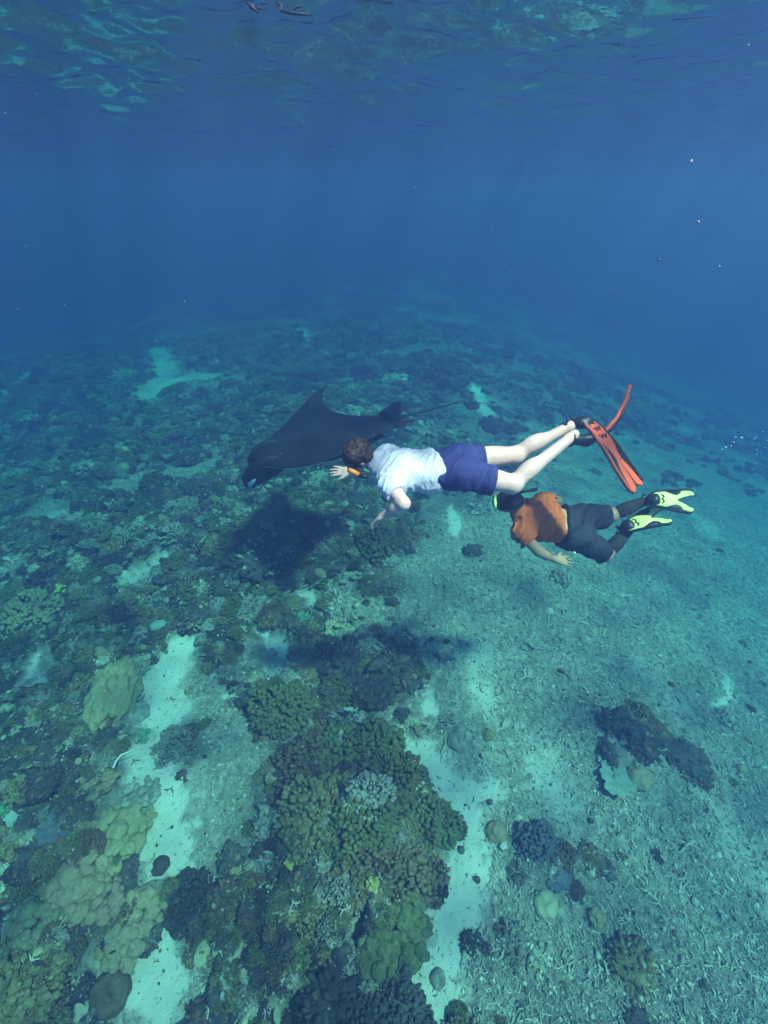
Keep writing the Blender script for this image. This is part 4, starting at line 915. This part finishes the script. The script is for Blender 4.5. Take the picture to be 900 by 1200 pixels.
mant, t, b = mat('manta_skin'); co = coords(t); sx = N(t, 'ShaderNodeSeparateXYZ'); t.links.new(co, sx.inputs[0])
c = ramp(t, noise(t, co, 2.2, 4, .5), [(.3, (.005, .005, .007)), (.7, (.014, .013, .016))])
belly = N(t, 'ShaderNodeAttribute', attribute_name='belly').outputs['Fac']
c = mixc(t, belly, c, (.62, .62, .60)); c = mixc(t, ramp(t, noise(t, co, 26, 3, .7), [(.70, (0, 0, 0)), (.78, (1, 1, 1))]), c, (.05, .05, .055))
t.links.new(c, b.inputs['Base Color']); b.inputs['Roughness'].default_value = .6; b.inputs['Specular IOR Level'].default_value = .3; bump(t, b, noise(t, co, 60, 3), .25, .006)
BELLY = plain('pale_fin_lining', (.16, .24, .36), .6, .2, 6, .3)
cen_m = V3(at(384, 515, 6.15))
fwd = -1.86 * np.array([1, 0, 0]) + (-.60) * np.array([0, SP, CP]) + (-.30) * np.array([0, CP, -SP]); fwd /= np.linalg.norm(fwd)
upv = np.array([0, 0, 1.0]); upv -= fwd * upv[2] * fwd[2] / 1.0; upv = upv - fwd * np.dot(upv, fwd); upv /= np.linalg.norm(upv); left = np.cross(upv, fwd)
ROLL = R(0); u2 = upv * math.cos(ROLL) - left * math.sin(ROLL); l2 = left * math.cos(ROLL) + upv * math.sin(ROLL)
MM = np.array([fwd, l2, u2])                                           # rows: body axes in the world
ray_e = bpy.data.objects.new('manta_ray', None); COL.objects.link(ray_e)
ray_e.matrix_world = Matrix([[MM[0][i], MM[1][i], MM[2][i], cen_m[i]] for i in range(3)] + [[0, 0, 0, 1]])
tag(ray_e, 'black manta ray gliding left beyond the snorkeller in white, one wing raised', 'manta ray')
me = to_mesh('body', V, np.array(F), True, [mant]); at_ = me.attributes.new('belly', 'FLOAT', 'POINT')
bl = np.zeros(len(V), np.float32); bl[ns * nc:] = 1.0; rr = np.tile(tv, ns * 2); bl *= (np.abs(V[:, 1]) < 1.1); at_.data.foreach_set('value', bl)
link('body', me, ray_e)
def rayb(name, bg_, mt): return link(name, bg_.mesh(name, [mt]), ray_e)
b = Bag(); add_tube(b, [[-.50 * DL, 0, .01], [-.62 * DL, 0, .01], [-.9 * DL, .02, .0], [-1.12 * DL, .05, .02]], [.05, .016, .009, .003], 8); rayb('tail', b, mant)
for sg in (-1, 1):                                                    # cephalic lobes: flat paddles curling forward and down
    pts = [np.array([.28, sg * .125, .0]), np.array([.42, sg * .122, -.008]), np.array([.53, sg * .108, -.045]), np.array([.595, sg * .092, -.095]), np.array([.615, sg * .082, -.14])]
    if sg < 0: pts = [np.array([.28 + (p[0] - .28) * .80, p[1], p[2] * .7]) for p in pts]
    b = Bag(); add_tube(b, [p * DL for p in pts], [.06, .15, .16, .12, .05], 14, flat=.30, up=(.5, 0, -1.0) if False else (0, 1, 0)); lobe = rayb('cephalic_lobe', b, mant)
    if sg > 0: b = Bag(); add_tube(b, [(p + np.array([.004, .018, -.012])) * DL for p in pts[2:]], [.012, .036, .014], 10, flat=.4, up=(0, 1, 0)); link('lining', b.mesh('lining', [BELLY]), lobe)
    v, f = ico(2); b = Bag(); b.add(v * [.055, .03, .035] + np.array([.40 * DL, sg * .165 * DL, .012]), f); rayb('eye', b, RUBBER)
    b = Bag(); pl_ = np.array([[-.45, sg * .05, 0], [-.55, sg * .10, .0], [-.62, sg * .105, .01]]) * DL; add_tube(b, pl_, [.14, .10, .02], 10, flat=.18); rayb('pelvic_fin', b, mant)
b = Bag(); add_tube(b, np.array([[-.44, 0, .02], [-.49, 0, .06], [-.54, 0, .105], [-.57, 0, .125]]) * DL, [.15, .12, .065, .012], 12, flat=.16, up=(0, 1, 0)); rayb('dorsal_fin', b, mant)

# ================================================================== FISH, BUBBLES, DRIFTING BITS
FISHM = [plain('dark_fish', (.012, .014, .018), .5, .3), plain('grey_fish', (.10, .11, .12), .5, .3), plain('green_fish', (.20, .34, .26), .5, .2)]
def m_fish(name, mt, slim=.30):
    nu, na = 14, 10; u = np.linspace(0, 1, nu); h = slim * np.sin(np.pi * u ** .72) ** .8 * (1 - .35 * u) + .012; bg_ = Bag()
    add_tube(bg_, [[.5 - .82 * q, 0, 0] for q in u], list(h * .5), na, flat=.42, up=(0, 1, 0))
    def plate(poly, th=.006):
        p = np.array(poly); n = len(p); v = np.concatenate([np.c_[p[:, 0], np.full(n, th), p[:, 1]], np.c_[p[:, 0], np.full(n, -th), p[:, 1]]]); n0 = bg_.n
        T = [[0, i, i + 1] for i in range(1, n - 1)] + [[n, n + i + 1, n + i] for i in range(1, n - 1)]; bg_.add(v, np.array(T)); bg_.q.append(np.array([[i, i + n, (i + 1) % n + n, (i + 1) % n] for i in range(n)]) + n0)
    plate([(-.26, .02), (-.5, .16), (-.43, 0), (-.5, -.16), (-.26, -.02)]); s = slim * .5
    plate([(.22, s * .8), (.05, s * 1.5), (-.2, s * 1.1), (-.22, s * .5)]); plate([(.0, -s * .8), (-.1, -s * 1.4), (-.2, -s * .9), (-.22, -s * .4)])
    return bg_.mesh(name, [mt])
FISHP = [m_fish('fish', FISHM[0], .44), m_fish('fish', FISHM[0], .26), m_fish('fish', FISHM[2], .26), m_fish('fish', FISHM[1], .3)]
def fish(px, py, L, ang, k, label, group=None, lift=.25, tilt=.9):
    """L: length in photograph pixels; ang: heading in the picture plane of the sea bed"""
    x, y, mpp = ground_hit(px, py); z = float(ground_z(np.array([x]), np.array([y]))[0]); p = np.array([x, y, z]); p = p * (1 - lift / max(.1, -z))
    o = link('fish', FISHP[k], loc=p, rot=(tilt, 0, ang), scale=L * mpp); return tag(o, label, 'fish', group)
fish(521, 1047, 19, 1.2, 0, 'dark oval fish over the pale sand channel beside the brown bushy coral')
fish(242, 655, 19, 1.35, 2, 'slim pale green fish over the dark reef left of the manta ray shadow')
fish(411, 838, 16, 3.0, 2, 'slim pale green fish over dark reef below the large dark mound')
fish(498, 757, 13, 1.1, 1, 'dark slender fish just above the large dark mound')
fish(128, 1113, 8, .4, 0, 'tiny black fish at the top of the bottom left sand patch')
SM = [(482, 897, 8, .9), (494, 916, 7, .7), (508, 921, 7, 2.1), (515, 925, 6, 2.2), (555, 935, 9, 1.2), (478, 905, 6, .8), (513, 911, 6, 2.3), (514, 1112, 7, 1.1), (493, 1142, 7, 2.4), (178, 783, 4, .5), (178, 818, 4, 0), (193, 820, 4, .2), (142, 1195, 8, 2.2), (147, 1127, 6, 2.3), (475, 923, 6, .6), (489, 921, 6, 2.5), (522, 899, 5, .4), (505, 885, 5, .9), (195, 968, 7, .5), (188, 905, 5, 0)]
for (px, py, L, a) in SM: fish(px, py, L, a, 1, place_label('tiny dark slender fish', (px, py), 15), 'tiny dark fish over the sand', .12, .5)
# blue starfish
b = Bag()
for k in range(5): a = k * 2 * math.pi / 5; add_tube(b, [[0, 0, 0], [.5 * math.cos(a), .5 * math.sin(a), .03], [math.cos(a), math.sin(a), 0]], [.24, .19, .07], 7, flat=.6)
x, y, mpp = ground_hit(383, 757); z = float(ground_z(np.array([x]), np.array([y]))[0])
tag(link('starfish', b.mesh('starfish', [plain('starfish_skin', (.16, .30, .45), .7)]), loc=(x, y, z + .06), scale=8 * mpp), 'pale blue starfish at the left end of the long dark reef crust', 'starfish')
x, y, mpp = ground_hit(152, 905); z = float(ground_z(np.array([x]), np.array([y]))[0])
b = Bag(); add_tube(b, [[-.4, -.9, 0], [-.35, -.2, .1], [-.1, .25, .2], [.35, .45, .2], [.9, .9, .15]], [.10, .09, .08, .07, .04], 6)
tag(link('sea_whip', b.mesh('sea_whip', [plain('whip_skin', (.55, .56, .48), .7)]), loc=(x, y, z + .25), scale=12 * mpp), 'thin white crooked sea whip above the olive colony', 'sea whip')
# bubbles by the right edge
BUB = bpy.data.materials.new('bubble_film'); BUB.use_nodes = True; b_ = BUB.node_tree.nodes['Principled BSDF']; b_.inputs['Base Color'].default_value = (.85, .9, .9, 1); b_.inputs['Roughness'].default_value = .15; b_.inputs['Specular IOR Level'].default_value = 1.0
v, f = ico(2); BM = to_mesh('bubble', v, f, True, [BUB])
bl = [(846.5, 526.5, 1.0), (850.5, 524, 1.5), (857, 522.5, 1.0), (860, 518, 1.2), (862, 512, 1.3), (869, 513, 1.9), (884, 514, 1.3), (886.5, 512, 1.2), (894, 505.5, 1.1), (896.5, 524.5, 1.0), (886.5, 532.5, .9), (887, 527, 1.0), (886, 543.5, .8), (883, 550, .8), (899, 516, .9), (877, 529, .7), (872, 538, .8), (890, 521, .8)]
for px, py, r in bl: tag(link('bubble', BM, loc=at(px, py, 4.4), scale=(r * 4.4 / FPX * .9, r * 4.4 / FPX * .7, r * 4.4 / FPX * .6)), 'small silvery air bubble in the trail by the right edge', 'bubble', 'air bubbles rising at the right edge')
# drifting specks in the water
rs = np.random.RandomState(3); b = Bag(); v, f = ico(1)
for k in range(420):
    d = rs.uniform(.5, 4.0); p = V3(at(rs.uniform(-40, 940), rs.uniform(20, 1180), d)); r = d / FPX * rs.uniform(.22, .6)
    if p[2] > WATER_Z - .15: continue
    b.add(v * r * rs.uniform(.7, 1.3, 3) + p, f)
kind(link('plankton', b.mesh('plankton', [plain('plankton', (.55, .45, .40), .8)])), 'stuff')['label'] = 'pale specks of plankton drifting in the water'
b = Bag(); v, f = ico(2)
PK = to_mesh('jelly_speck', v * (1 + .3 * fbm(v * 2, 2, 3))[:, None], f, True, [plain('pink_jelly', (.34, .20, .22), .6)])
for (px, py, r, lb) in [(810, 189, 3.4, 'largest pinkish speck of jelly floating at the upper right'), (818, 260, 2.8, 'dim pink speck of jelly below the largest one at the upper right'), (772, 305, 2.6, 'left pink speck of jelly in the blue water at the right'), (843, 312, 2.6, 'right pink speck of jelly in the blue water at the right'), (877, 53, 1.8, 'tiny orange speck floating near the top right corner')]:
    tag(link('jelly_speck', PK, loc=at(px, py, 2.0), rot=(px, py, 0), scale=(r * 1.0 / FPX, r * .8 / FPX, r * 1.6 / FPX)), lb, 'jelly speck')
# two dark scraps of weed at the surface
WEED = plain('dark_weed', (.010, .010, .014), .6)
def weed(pl_, label):
    b = Bag()
    for pts, r in pl_: add_tube(b, [V3(at(x_, y_, d)) for x_, y_, d in pts], r, 8, flat=.45)
    base = V3(at(*pl_[0][0][0])); b.v = [v - base for v in b.v]; tag(link('floating_weed', b.mesh('floating_weed', [WEED]), loc=base), label, 'weed')
weed([([(291, 4, 2.46), (297, 9, 2.46), (303, 15, 2.46)], [0.019, 0.027, 0.009]), ([(298, 9, 2.46), (306, 10.5, 2.47), (313, 11, 2.48)], [0.016, 0.008, 0.004]), ([(306, 5, 2.46), (312, 3, 2.46)], [0.009, 0.007])], 'small dark scrap of weed at the surface, left one of two')
weed([([(324, 4, 2.46), (331, 7, 2.46), (330, 13, 2.46), (343, 16, 2.46), (356, 17, 2.47), (366, 18, 2.48)], [0.010, 0.015, 0.012, 0.016, 0.011, 0.004]), ([(345, 12, 2.46), (348, 8, 2.46), (352, 8, 2.46)], [0.007, 0.013, 0.009])], 'long dark scrap of weed at the surface, right one of two')
